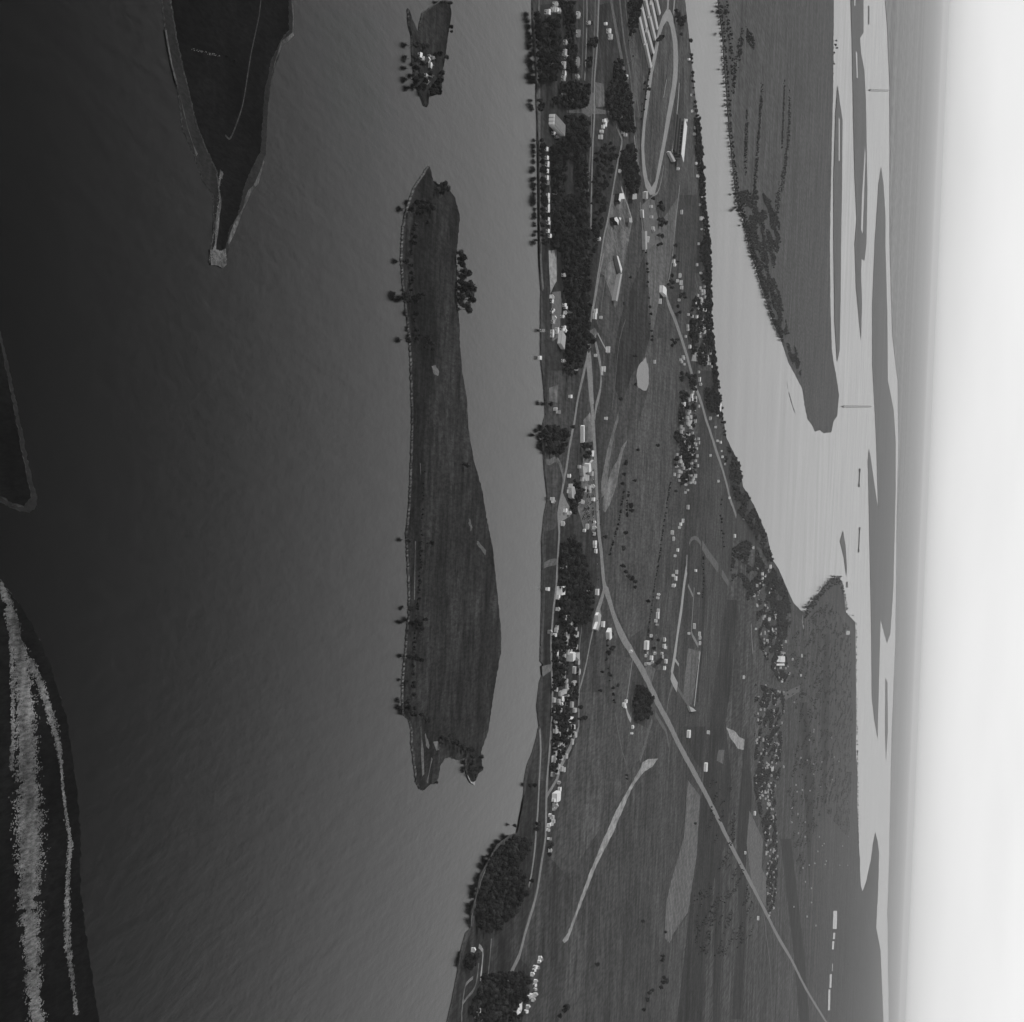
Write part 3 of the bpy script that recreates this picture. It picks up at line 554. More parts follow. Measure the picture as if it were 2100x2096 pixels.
def trunk_mesh(name, seed, h=7.0):
    rnd = random.Random(seed); V = []; Fc = []
    def limb(p, q, r0, r1, n=6):
        b = len(V); p = Vector(p); q = Vector(q); d = (q - p).normalized(); a = d.orthogonal().normalized(); c = d.cross(a)
        for (o, r) in ((p, r0), (q, r1)):
            for j in range(n):
                V.append(tuple(o + (a * cos(6.283 * j / n) + c * sin(6.283 * j / n)) * r))
        for j in range(n): Fc.append((b + j, b + (j + 1) % n, b + n + (j + 1) % n, b + n + j))
    limb((0, 0, -.5), (.1, 0, h * .6), .42, .28); limb((.1, 0, h * .6), (0, .1, h * 1.2), .28, .1)
    for k in range(4):
        a = k * 1.6 + rnd.random(); z = h * rnd.uniform(.5, .8)
        limb((0, 0, z), (2.6 * cos(a), 2.6 * sin(a), z + 2.6), .16, .05, 5)
    me = bpy.data.meshes.new(name); me.from_pydata(V, [], Fc); me.materials.append(M['trunk']); me.update()
    return me
CROWNS = [crown_mesh('crown', 1, z0=1.2, h=10.5), crown_mesh('crown', 2, r=5.6, z0=1.0, h=10.5, lobes=10, leaves=560), crown_mesh('crown', 3, r=4.4, z0=1.2, h=12, lobes=8, mat='leafd'), crown_mesh('crown', 4, r=4.8, h=9, z0=.6, lobes=8, mat='leafd'),
          crown_mesh('crown', 5, r=3.2, h=14, z0=2, lobes=8, leaves=380, mat='leafd')]
TRUNKS = [trunk_mesh('trunk', i) for i in range(5)]
M['leaf_hazed'] = M_('hazed_foliage', .035, .08, .25, speck=.5, sscale=.6, rough=.8, sstr=(1, 1, 1))  # lighter leaf copy for far woods: distance haze painted into the colour
BUSH = crown_mesh('crown', 9, r=4.6, h=4.5, z0=-.5, lobes=6, leaves=260, mat='leafd')
CROWNS.append(BUSH)
CROWNS.append(crown_mesh('crown', 21, z0=.8, h=9, lobes=8, leaves=260, mat='leaf_hazed')); TRUNKS.append(trunk_mesh('trunk', 7)); TRUNKS.append(trunk_mesh('trunk', 8))

def inside(pt, poly):
    x, y = pt; c = False; n = len(poly)
    for i in range(n):
        x1, y1 = poly[i]; x2, y2 = poly[i - 1]
        if (y1 > y) != (y2 > y) and x < (x2 - x1) * (y - y1) / (y2 - y1) + x1: c = not c
    return c
POOL = []          # (distance, x, y, size, variant, wood index)
EXPL = []          # (x, y, size, variant, label, group, name)
WOODS = []         # (label, group)
def wood(label, polys, dens=1.0, spacing=8.5, size=1.0, clump=-9, var=(0, 0, 1, 1, 2, 3)):
    size *= .74; spacing *= .8
    WOODS.append(label); wi = len(WOODS) - 1; rnd = random.Random(wi * 13 + 5)
    for poly in polys:
        P = [G(u, v, 6.5) for u, v in poly]; q = [(p.x, p.y) for p in P]
        x0, x1 = min(a for a, b in q), max(a for a, b in q); y0, y1 = min(b for a, b in q), max(b for a, b in q)
        x = x0
        while x < x1:
            y = y0
            while y < y1:
                px, py = x + rnd.uniform(-.45, .45) * spacing, y + rnd.uniform(-.45, .45) * spacing
                y += spacing
                if rnd.random() > dens or noise.noise(Vector((px * .035, py * (.014 if py < 3300 else .006), wi * 7.3))) < clump or not inside((px, py), q): continue
                POOL.append((math.hypot(px, py), px, py, size * rnd.uniform(.6, 1.3), rnd.choice(var), wi))
            x += spacing
def row(label, pts, gap=9.0, size=.8, jit=2.5, dens=.9, wi=None, var=(0, 1, 2, 3)):
    size *= .78; gap *= .85
    WOODS.append(label); wi = len(WOODS) - 1; rnd = random.Random(wi * 17 + 3)
    for a, b in zip(pts, pts[1:]):
        A = G(*a, 7 * size); B = G(*b, 7 * size); L = (B - A).length; k = max(1, int(L / gap))
        for j in range(k):
            if rnd.random() > dens: continue
            p = A.lerp(B, (j + rnd.random() * .7) / k)
            x, y = p.x + rnd.uniform(-jit, jit), p.y + rnd.uniform(-jit, jit)
            POOL.append((math.hypot(x, y), x, y, size * rnd.uniform(.65, 1.2), rnd.choice(var), wi))
TS = .74
def trees(label, group, pts, var=(0, 1, 2, 3), name='tree', k=1.0):
    for i, t in enumerate(pts):
        u, v = t[0], t[1]; s = t[2] if len(t) > 2 else 1.0
        p = G(u, v, 8.5 * s * TS * k); s = s * k
        EXPL.append((p.x, p.y, s * TS, var[i % len(var)], label, group, name, v, u))

# trees one can tell apart
trees("leafy tree on the long island's far bank", 'trees on the far bank of the long island', [(944, 519, .9), (948, 529, 1.0), (947, 540, .95), (952, 545, .7), (953, 557, 1.0), (962, 561, .9), (947, 565, .9), (947, 577, 1.0), (958, 584, 1.2), (967, 590, 1.15), (946, 592, 1.1), (958, 600, 1.2), (967, 604, 1.2), (949, 607, 1.0), (968, 615, 1.1), (947, 620, .9), (957, 627, 1.1), (962, 635, 1.0)], k=1.3)
trees("dark tree at the small island's tail", 'trees on the small island', [(905, 148, .8), (904, 162, .9), (897, 168, 1.0), (902, 180, 1.0), (893, 186, 1.1), (886, 188, 1.0), (898, 188, .9), (890, 176, .8)])
trees('tree beside the small island houses', 'trees on the small island', [(875, 93, .9), (868, 95, .8), (901, 109, .9), (894, 112, .8), (853, 93, 1.0), (852, 120, .9), (851, 140, .9), (853, 163, 1.1), (858, 181, 1.0), (862, 155, .9), (866, 132, .8), (883, 150, .8), (872, 165, .8), (868, 178, .9)])
trees('lone small tree on the outer bank of the small island', None, [(924, 54, .7)])
trees('small bush at the edge of the small island near the lone bank tree', None, [(925, 65, .5)])
trees('small tree on the outer bank of the small island beside the houses', None, [(914, 117, .7)])
trees('dark tree at the top of the small island', 'trees at the head of the small island', [(905, 5, .6), (912, 5, .6), (921, 6, .7)])
trees("dark tree at the long island's head", 'trees at the head of the long island', [(897, 388, .9), (902, 385, .9), (906, 378, .9), (914, 377, 1.0), (918, 387, 1.0), (911, 384, .9), (905, 395, .8), (878, 413, .9), (873, 425, 1.0), (884, 422, .9), (862, 424, .9), (867, 434, .8), (888, 428, .8), (878, 455, .7), (857, 436, .9), (855, 415, .9), (843, 428, 1.0), (866, 412, .8)])
trees("mirrored tree on the long island's bank", 'mirrored trees on the near bank of the long island', [(833, 536, .95), (834, 607, 1.25), (838, 616, 1.0), (839, 697, 1.0), (838, 1107, .8), (841, 1248, .8), (843, 1277, 1.0), (839, 1347, .9), (834, 1396, .7), (835, 1438, .8), (850, 611, 1.1), (859, 608, 1.0), (868, 604, .8)])
trees('tree beside the long island creek', 'trees by the creek of the long island', [(858, 691, .8), (878, 694, .9), (883, 705, .9), (872, 712, .7), (886, 716, .6)])
trees('round dark tree alone on the far bank of the long island', None, [(959, 954, 1.1)])
trees('small companion of the round dark tree on the far bank of the long island', None, [(952, 951, .7)])
trees('lone forked tree in the middle of the long island meadow', None, [(885, 1112, .9)])
trees('low tree beside the lone forked tree in the long island meadow', None, [(877, 1114, .6)])
trees('thicket tree on the long island', 'thicket trees on the long island', [(855, 1272, 1.0), (861, 1278, .9), (871, 1270, .8), (866, 1290, .8), (860, 1300, .7), (853, 1348, .9), (861, 1352, .8), (866, 1354, .6), (863, 1157, .6)])
trees("tree at the long island's tail", 'trees at the tail of the long island', [(838, 1450, 1.0), (842, 1458, .9), (846, 1465, .9), (850, 1452, .8), (873, 1473, .9), (879, 1476, .8), (862, 1466, .7), (908, 1512, 1.0), (915, 1516, 1.0), (921, 1512, .9), (929, 1522, 1.0), (938, 1524, .9), (945, 1530, .9), (953, 1532, 1.0), (962, 1536, 1.0), (970, 1538, .9), (968, 1552, .9), (970, 1565, 1.0), (972, 1578, 1.0), (966, 1582, .9), (976, 1590, .9), (987, 1552, .8), (986, 1574, .8), (895, 1604, .6), (905, 1522, .8)])
trees('big tree behind the track bend', 'trees behind the race track bend', [(1387, 22, 1.1), (1392, 30, 1.5), (1399, 37, 1.5), (1394, 42, 1.6), (1388, 34, 1.2), (1402, 44, 1.3), (1396, 50, 1.4), (1405, 35, 1.2)])
trees('small tree apart from the big trees behind the race track', None, [(1397, 70, 1.0)])
trees("dark tree over the track's near straight", 'trees over the near straight', [(1349, 82, 1.3), (1354, 78, 1.3), (1357, 75, 1.1)])
trees('small tree by the near rail of the race track', None, [(1330, 182, 1.0)])
trees('tree in the pale field clump', 'clump trees by the pale field', [(1352, 422, 1.2), (1358, 426, 1.4), (1355, 416, 1.1), (1361, 430, 1.0), (1352, 450, 1.2), (1359, 452, 1.5), (1365, 456, 1.4), (1357, 461, 1.3), (1351, 482, 1.1), (1358, 484, 1.1), (1355, 500, 1.2), (1350, 503, .9), (1340, 406, 1.1)])
trees('farmyard tree beside the pale field', 'farmyard trees by the pale field', [(1386, 502, 1.2), (1384, 526, 1.1), (1390, 536, .9), (1380, 565, 1.2), (1376, 577, 1.2), (1382, 580, 1.2), (1378, 590, 1.2), (1372, 583, 1.0), (1401, 603, 1.4), (1396, 607, 1.1), (1404, 610, 1.0), (1391, 628, 1.1), (1394, 640, 1.2), (1389, 645, 1.1)])
trees('tree of the round clump in the fields', 'round clump in the fields', [(1379, 697, 1.2), (1384, 702, 1.3), (1388, 696, 1.1), (1380, 708, 1.1)])
trees('large tree at the gravel yard junction', 'junction trees', [(1210, 688, 1.4), (1215, 693, 1.5), (1213, 700, 1.3), (1208, 697, 1.2), (1220, 697, 1.1)])
trees('field tree beyond the highway', 'scattered field trees beyond the highway', [(1272, 819, .9), (1284, 949, 1.1), (1280, 972, 1.0), (1278, 991, 1.2), (1301, 985, 1.0), (1294, 1037, 1.2), (1295, 1047, 1.2), (1284, 1093, 1.2), (1241, 1101, 1.0), (1280, 1124, 1.2), (1276, 1161, 1.2), (1284, 1172, 1.1), (1289, 1182, 1.2), (1296, 1186, 1.1), (1303, 1192, 1.2), (1309, 922, 1.0), (1349, 914, 1.1), (1386, 1007, 1.0), (1301, 730, 1.0), (1305, 788, 1.0), (1293, 568, .8), (1280, 622, .8), (1328, 1233, 1.1), (1303, 1204, 1.0)])
trees('dark shore tree of the bay', 'shore trees of the bay', [(1129, 829, .9), (1118, 827, .9), (1110, 893, 1.1), (1116, 884, 1.0), (1174, 875, 1.0)])
trees('tree by the small bright barn', 'double clump beside the white barn', [(1253, 1331, 1.1), (1249, 1339, 1.0), (1256, 1327, 1.0), (1255, 1300, .9)])
trees('field tree below the highway', 'field trees below the highway', [(1230, 1416, .9), (1267, 1405, .8), (1234, 1378, .8), (1191, 1451, 1.1), (1197, 1472, 1.1), (1201, 1471, 1.0), (1188, 1474, 1.0)])
trees('round tree in the highway hamlet', 'hamlet trees', [(1351, 1356, 1.3), (1347, 1360, 1.1), (1355, 1352, 1.0), (1350, 1312, 1.1), (1341, 1330, 1.0), (1337, 1310, .8)])
trees('tree hanging over the shore lane', 'shore lane trees', [(1103, 1690, 1.2), (1101, 1700, 1.1), (1095, 1610, 1.0), (1087, 1611, .9), (1091, 1805, 1.0), (1126, 1752, .9), (1129, 1731, 1.0), (1128, 1738, .9)])
trees('small dark bush tree leaning over the river at the bay corner', None, [(1055, 1693, .8)])
trees('dark field tree at the bottom edge', 'dark field trees at the bottom edge', [(1160, 2064, 1.2), (1165, 2066, 1.2), (1157, 2072, 1.1), (1149, 2083, 1.1)])
trees('faint lone tree in the large empty field', None, [(1224, 1978, 1.1)])
trees('hedge tree below the striped field', 'hedge line trees at the lower edge', [(1426, 1689, 1.0), (1360, 1968, 1.4), (1358, 1960, 1.3), (1364, 2005, 1.5), (1360, 2015, 1.4), (1369, 2012, 1.4), (1355, 2025, 1.2), (1333, 2037, 1.4), (1338, 2030, 1.3), (1328, 2050, 1.3), (1320, 2070, 1.1), (1366, 1912, 1.1), (1318, 1890, 1.0)])
trees("proud tree on the wedge island's outer shore", 'proud trees on the outer shore of the wedge island', [(1715, 83, 1.4), (1714, 92, 1.8), (1716, 98, 1.6), (1711, 108, 1.4), (1710, 131, 1.4)])
trees("jutting tree on the wedge island's bank", 'jutting trees on the inner bank of the wedge island', [(1472, 23, 1.0), (1478, 70, 1.1), (1483, 142, .8), (1489, 171, .9), (1491, 217, .8), (1507, 399, 1.0), (1514, 432, 1.6), (1517, 427, 1.4), (1525, 462, .9), (1488, 24, 1.4)])
trees('conical tree on the distant promontory', 'distant promontory trees', [(1684, 1212, 1.6), (1708, 1188, 1.6), (1660, 1240, 1.5), (1724, 1182, 1.8), (1748, 1262, 1.8), (1754, 1278, 1.8)], var=(4,))
trees('low bush on the vignette-darkened marsh', 'bushes on the vignette-darkened marsh island', [(468, 116, .45), (484, 124, .45)], var=('b',), name='bush')

# woods and rows
wood('broad leafy tree in the riverside wood beside the river road', [[(1112, 40), (1150, 32), (1150, 155), (1112, 168)], [(1148, 0), (1178, 0), (1178, 28), (1150, 28)], [(1162, 30), (1178, 30), (1183, 60), (1176, 75), (1182, 105), (1180, 150), (1166, 150)]], .85)
wood('tree of the dense wood between the river road and the highway', [[(1148, 172), (1170, 168), (1208, 174), (1208, 208), (1195, 222), (1140, 214), (1135, 200), (1160, 195)], [(1160, 236), (1195, 238), (1208, 250), (1207, 300), (1200, 330), (1205, 400), (1184, 395), (1182, 330), (1163, 325), (1158, 395), (1137, 400), (1133, 300), (1160, 278)]], .9)
wood('tree in the long dark wood behind the row of white cabins', [[(1134, 400), (1204, 400), (1210, 560), (1208, 600), (1212, 640), (1206, 670), (1202, 715), (1190, 755), (1160, 740), (1164, 700), (1168, 640), (1158, 600), (1157, 520), (1134, 508)]], .88)
wood('tree in the grove around the crossroads by the railway', [[(1245, 187), (1262, 150), (1288, 180), (1299, 208), (1300, 270), (1280, 270), (1262, 245), (1248, 225)], [(1262, 120), (1272, 118), (1285, 175), (1262, 178)], [(1275, 310), (1300, 290), (1306, 340), (1314, 380), (1300, 400), (1292, 395), (1275, 350)], [(1290, 0), (1318, 0), (1310, 30), (1300, 70), (1294, 75)], [(1212, 45), (1224, 45), (1222, 50), (1211, 50)], [(1208, 80), (1226, 78), (1224, 92), (1206, 95)], [(1205, 120), (1215, 118), (1214, 142), (1205, 140)]], .9)
wood('tree in the thin dark copse along the link road', [[(1222, 300), (1268, 290), (1258, 340), (1250, 400), (1238, 450), (1226, 510), (1216, 560), (1216, 400)]], .28)
wood('tree of the dense point wood mirrored in the river', [[(1026, 1736), (1060, 1714), (1086, 1722), (1083, 1750), (1064, 1775), (1074, 1800), (1080, 1830), (1066, 1860), (1045, 1888), (1018, 1908), (992, 1910), (980, 1898), (978, 1860), (994, 1800), (1006, 1767)]], .92)
wood('tree in the park woods at the lower edge of the near shore', [[(957, 1957), (975, 1950), (981, 1963), (973, 1983), (953, 1988)], [(992, 2000), (1045, 1995), (1080, 1992), (1088, 2010), (1078, 2050), (1066, 2090), (1055, 2110), (985, 2110), (965, 2065), (985, 2030)]], .85)
wood('tree in the village wood between the river and the highway fork', [[(1152, 1112), (1180, 1098), (1192, 1120), (1202, 1165), (1218, 1205), (1214, 1230), (1208, 1268), (1195, 1278), (1152, 1272), (1146, 1230), (1150, 1160)]], .8)
wood('garden tree among the riverside village houses', [[(1138, 1275), (1186, 1275), (1185, 1350), (1185, 1430), (1165, 1440), (1178, 1500), (1158, 1545), (1140, 1585), (1132, 1575), (1136, 1480), (1136, 1300)]], .8, size=.85, clump=-.22)
wood('tree of the dark wedge shaped wood against the highway', [[(1308, 1408), (1324, 1408), (1340, 1435), (1333, 1455), (1336, 1465), (1315, 1478), (1305, 1478), (1300, 1440)]], .95)
wood('tree in the dark shore grove beside the bay', [[(1124, 872), (1150, 874), (1163, 885), (1161, 920), (1148, 928), (1127, 932), (1120, 900)], [(1197, 910), (1212, 910), (1213, 918), (1197, 918)], [(1196, 929), (1211, 929), (1211, 937), (1196, 938)], [(1180, 985), (1188, 1000), (1205, 1006), (1192, 1016), (1180, 1056), (1174, 1045)], [(1160, 740), (1185, 750), (1180, 770), (1160, 765)]], .85)
wood('tree among the houses of the far bank suburb', [[(1440, 480), (1453, 480), (1456, 560), (1455, 650), (1465, 740), (1470, 790), (1440, 775), (1425, 740), (1415, 700), (1420, 620), (1432, 600)], [(1445, 780), (1472, 790), (1480, 860), (1470, 850), (1450, 840)]], .7, spacing=9, size=.95, clump=-.1)
wood('tree in the inland suburb beside the country road', [[(1397, 760), (1428, 770), (1428, 850), (1422, 880), (1428, 980), (1400, 995), (1386, 960), (1382, 900), (1395, 860)]], .65, spacing=9, size=.95, clump=-.02)
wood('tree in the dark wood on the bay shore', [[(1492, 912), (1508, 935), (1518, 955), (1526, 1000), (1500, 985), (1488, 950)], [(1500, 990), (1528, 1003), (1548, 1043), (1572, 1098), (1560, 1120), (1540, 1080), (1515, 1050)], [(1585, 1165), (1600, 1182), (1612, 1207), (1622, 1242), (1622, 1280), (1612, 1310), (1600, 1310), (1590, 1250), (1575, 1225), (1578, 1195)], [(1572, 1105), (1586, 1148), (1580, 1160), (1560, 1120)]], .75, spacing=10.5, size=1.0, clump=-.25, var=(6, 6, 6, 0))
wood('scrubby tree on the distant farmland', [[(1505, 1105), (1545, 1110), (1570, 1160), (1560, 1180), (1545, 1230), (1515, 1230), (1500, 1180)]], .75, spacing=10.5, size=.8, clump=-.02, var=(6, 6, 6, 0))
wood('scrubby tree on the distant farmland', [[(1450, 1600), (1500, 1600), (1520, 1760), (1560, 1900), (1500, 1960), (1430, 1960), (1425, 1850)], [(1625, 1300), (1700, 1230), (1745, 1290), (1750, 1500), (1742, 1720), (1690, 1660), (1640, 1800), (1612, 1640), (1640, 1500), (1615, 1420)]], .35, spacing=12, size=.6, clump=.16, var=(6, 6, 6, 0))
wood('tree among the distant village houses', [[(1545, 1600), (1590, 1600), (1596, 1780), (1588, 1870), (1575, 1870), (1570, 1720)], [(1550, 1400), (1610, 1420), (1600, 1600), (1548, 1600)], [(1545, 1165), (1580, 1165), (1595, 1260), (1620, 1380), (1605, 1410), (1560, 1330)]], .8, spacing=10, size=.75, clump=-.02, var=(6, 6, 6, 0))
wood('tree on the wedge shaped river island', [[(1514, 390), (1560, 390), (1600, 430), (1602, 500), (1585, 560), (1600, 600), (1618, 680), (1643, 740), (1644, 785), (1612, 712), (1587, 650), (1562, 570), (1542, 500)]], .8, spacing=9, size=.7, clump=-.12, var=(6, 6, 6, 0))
wood('tree in the dense belt along the far bank', [[(1444, 480), (1456, 490), (1459, 650), (1468, 745), (1473, 800), (1466, 790), (1456, 700), (1450, 600)], [(1426, 240), (1433, 240), (1442, 330), (1446, 420), (1453, 480), (1446, 480), (1438, 400), (1430, 320)]], .85, spacing=9, size=1.0)
row('tree on the wedge shaped river island', [(1476, 5), (1486, 78), (1489, 130), (1494, 194), (1498, 259), (1503, 319), (1509, 363), (1514, 412), (1529, 454), (1539, 505), (1558, 562), (1582, 643), (1604, 693)], 4.5, .7, 14, .95)
row('tree on the wedge shaped river island', [(1486, 5), (1494, 60), (1500, 110), (1502, 175)], 3.5, .7, 25, .95)
for pts, j in (([(1523, 75), (1512, 115)], 26), ([(1508, 130), (1503, 175)], 22), ([(1532, 235), (1529, 290), (1528, 340)], 30), ([(1562, 185), (1556, 260), (1550, 350), (1545, 400)], 26), ([(1618, 200), (1618, 260), (1614, 300), (1607, 360), (1602, 375)], 34), ([(1608, 175), (1606, 240), (1603, 300)], 20), ([(1530, 70), (1545, 88)], 16), ([(1598, 395), (1590, 440)], 40)):
    row('tree on the wedge shaped river island', pts, 1.1, .5, j, .95)
row('tree on the wedge shaped river island', [(1708, 110), (1708, 170)], 30, .8, 8)
row('tree in the fringe along the far bank of the mainland', [(1415, 80), (1420, 145), (1424, 200), (1430, 250), (1434, 300), (1440, 345), (1441, 390), (1446, 430), (1450, 480)], 8, 1.0, 9, .8)
row('tree in the fringe along the far bank of the mainland', [(1430, 240), (1433, 290), (1428, 270), (1432, 320)], 8, 1.0, 14, .9)
row('tree in the fringe along the far bank of the mainland', [(1452, 480), (1455, 560), (1456, 640), (1466, 740), (1474, 800), (1480, 850), (1486, 890)], 8, 1.0, 9, .9)
row('tree in the fringe along the far bank of the mainland', [(1756, 1280), (1757, 1480), (1759, 1600), (1760, 1730)], 22, 1.5, 25, .8)
row('tree in the fringe along the far bank of the mainland', [(1650, 1258), (1664, 1242), (1685, 1214), (1708, 1190), (1722, 1190), (1732, 1220), (1738, 1256)], 14, 1.2, 25, .8)
row('tree in the river shore row below the river road', [(1100, 28), (1103, 60), (1106, 110), (1109, 168)], 4, 1.25, 3, .97, var=(3, 3, 2, 0))
row('tree in the river shore row below the river road', [(1107, 205), (1108, 228)], 4, 1.1, 3, .97, var=(3, 3, 2, 0))
row('tree in the river shore row below the river road', [(1111, 286), (1112, 340), (1113, 400), (1114, 460), (1115, 508)], 4.5, 1.15, 3, .97, var=(3, 3, 2, 0))
row('hedgerow tree along the dark field boundary', [(1324, 516), (1328, 587), (1334, 670), (1338, 720)], 14, .7, 3)
row('hedgerow tree along the dark field boundary', [(1374, 987), (1363, 1059), (1349, 1153), (1340, 1210), (1330, 1283), (1326, 1310)], 5, .45, 2)
row('hedgerow tree along the dark field boundary', [(1278, 1007), (1268, 1070), (1257, 1111), (1248, 1140)], 5, .5, 2)
row('hedgerow tree along the dark field boundary', [(1287, 1007), (1284, 1059)], 5, .6, 3)
row('hedgerow tree along the dark field boundary', [(1247, 1308), (1243, 1345), (1249, 1387), (1256, 1420), (1260, 1449)], 9, .65, 3)
row('hedgerow tree along the dark field boundary', [(1441, 1140), (1442, 1200), (1440, 1230)], 6, .6, 4)
row('hedgerow tree along the dark field boundary', [(1485, 1120), (1477, 1060), (1480, 1010)], 20, .8, 5)
row('hedgerow tree along the dark field boundary', [(1282, 1580), (1284, 1600), (1280, 1620)], 16, .7, 4)
row('low tree in the near bank row of the long island', [(848, 455), (845, 500), (842, 540), (843, 590), (846, 620), (850, 660), (855, 700)], 5, .62, 4, .95)
row('low tree in the near bank row of the long island', [(848, 1380), (845, 1405), (845, 1435)], 6, .6, 3, .95)
row('low tree in the near bank row of the long island', [(862, 1130), (858, 1200), (853, 1265), (848, 1320), (845, 1380)], 4, .42, 2, .9)
row('low tree in the near bank row of the long island', [(868, 960), (865, 1060), (862, 1130)], 5, .33, 2, .8)
row('tree beside the railway line', [(1322, 160), (1314, 235), (1312, 270)], 14, .6, 2)
row('tree beside the railway line', [(1336, 110), (1327, 170), (1318, 235)], 12, .55, 2)

POOL.sort()
LIMIT = max(0, 300 - len(EXPL))
near, rest = POOL[:LIMIT], POOL[LIMIT:]
def make_tree(x, y, s, var, name='tree'):
    rnd = random.Random(int(x * 7 + y * 3))
    r = bpy.data.objects.new(name, None); COL.objects.link(r)
    r.location = (x, y, 1.25); r.rotation_euler = (0, 0, rnd.uniform(0, 6.28))
    r.scale = (s * rnd.uniform(.92, 1.1), s * rnd.uniform(.92, 1.1), s * rnd.uniform(.9, 1.15))
    r.empty_display_size = 1
    var = 5 if var == 'b' else var; cm = CROWNS[var]
    c = bpy.data.objects.new('crown', cm); COL.objects.link(c); c.parent = r
    if var != 5:
        t = bpy.data.objects.new('trunk', TRUNKS[var]); COL.objects.link(t); t.parent = r
    return r, c
CROWN_OBJ = {}
BYL = {}
for (x, y, s, var, lab, grp, nm, v_, u_) in EXPL:
    r, c = make_tree(x, y, s, var, nm); BYL.setdefault(lab, []).append((v_, u_, r))
    if var not in CROWN_OBJ: CROWN_OBJ[var] = c
    tag(r, lab, 'bush' if nm == 'bush' else 'tree', grp)
for lab, L in BYL.items(): single_out(L, lab)
NL = {}
for (d, x, y, s, var, wi) in near:
    r, c = make_tree(x, y, s, var)
    tag(r, WOODS[wi], 'tree', WOODS[wi].replace('tree', 'trees', 1)); NL.setdefault(WOODS[wi], []).append((x, y, r))
    if var not in CROWN_OBJ: CROWN_OBJ[var] = c

for lab, L in NL.items(): single_out(L, lab)
if 5 not in CROWN_OBJ: CROWN_OBJ[5] = CROWN_OBJ['b']
CROWN_OBJ[6] = make_tree(G(1650, 1500).x, G(1650, 1500).y, .8, 6)[1]; tag(CROWN_OBJ[6].parent, 'lone haze-paled tree on the distant farmland', 'tree')
ng = bpy.data.node_groups.new('scatter_trees', 'GeometryNodeTree')
ng.interface.new_socket('Geometry', in_out='INPUT', socket_type='NodeSocketGeometry')
ng.interface.new_socket('Geometry', in_out='OUTPUT', socket_type='NodeSocketGeometry')
gi = ng.nodes.new('NodeGroupInput'); go = ng.nodes.new('NodeGroupOutput')
iop = ng.nodes.new('GeometryNodeInstanceOnPoints'); jn = ng.nodes.new('GeometryNodeJoinGeometry')
for var in (6, 5, 4, 3, 2, 1, 0):
    oi = ng.nodes.new('GeometryNodeObjectInfo'); oi.inputs['Object'].default_value = CROWN_OBJ.get(5 if var == 5 else var, CROWN_OBJ[0]); oi.inputs['As Instance'].default_value = True
    ng.links.new(oi.outputs['Geometry'], jn.inputs[0])
def named(nm, dt):
    a = ng.nodes.new('GeometryNodeInputNamedAttribute'); a.data_type = dt; a.inputs['Name'].default_value = nm; return a.outputs['Attribute']
ng.links.new(gi.outputs[0], iop.inputs['Points']); ng.links.new(jn.outputs[0], iop.inputs['Instance'])
iop.inputs['Pick Instance'].default_value = True
ng.links.new(named('variant', 'INT'), iop.inputs['Instance Index'])
cx = ng.nodes.new('ShaderNodeCombineXYZ'); ng.links.new(named('yaw', 'FLOAT'), cx.inputs[2])
er = ng.nodes.new('FunctionNodeEulerToRotation'); ng.links.new(cx.outputs[0], er.inputs[0]); ng.links.new(er.outputs[0], iop.inputs['Rotation'])
ng.links.new(named('size', 'FLOAT'), iop.inputs['Scale'])
ng.links.new(iop.outputs[0], go.inputs[0])
LSTUFF = {}
for q in rest: LSTUFF.setdefault(WOODS[q[5]], []).append(q)
for lab, L in LSTUFF.items():
    me = bpy.data.meshes.new('woodland'); me.from_pydata([(q[1], q[2], 1.25) for q in L], [], [])
    for nm, dt, vals in (('yaw', 'FLOAT', [random.uniform(0, 6.28) for _ in L]), ('size', 'FLOAT', [q[3] for q in L]), ('variant', 'INT', [q[4] for q in L])):
        a = me.attributes.new(nm, dt, 'POINT'); a.data.foreach_set('value', vals)
    o = bpy.data.objects.new('woodland', me); COL.objects.link(o)
    md = o.modifiers.new('scatter', 'NODES'); md.node_group = ng
    t = lab
    for a in ('broad leafy tree in ', 'scrubby tree on ', 'garden tree among ', 'hedgerow tree along ', 'low tree in ', 'tree of ', 'tree in ', 'tree among ', 'tree on ', 'tree beside '):
        if t.startswith(a): t = t[len(a):]; break
    tag(o, 'many more trees growing in ' + t if lab.find(' in ') > 0 or lab.find(' of ') > 0 else 'many more trees growing by ' + t, 'woodland', None, 'stuff')
print('trees explicit', len(EXPL), 'near', len(near), 'rest', len(rest))

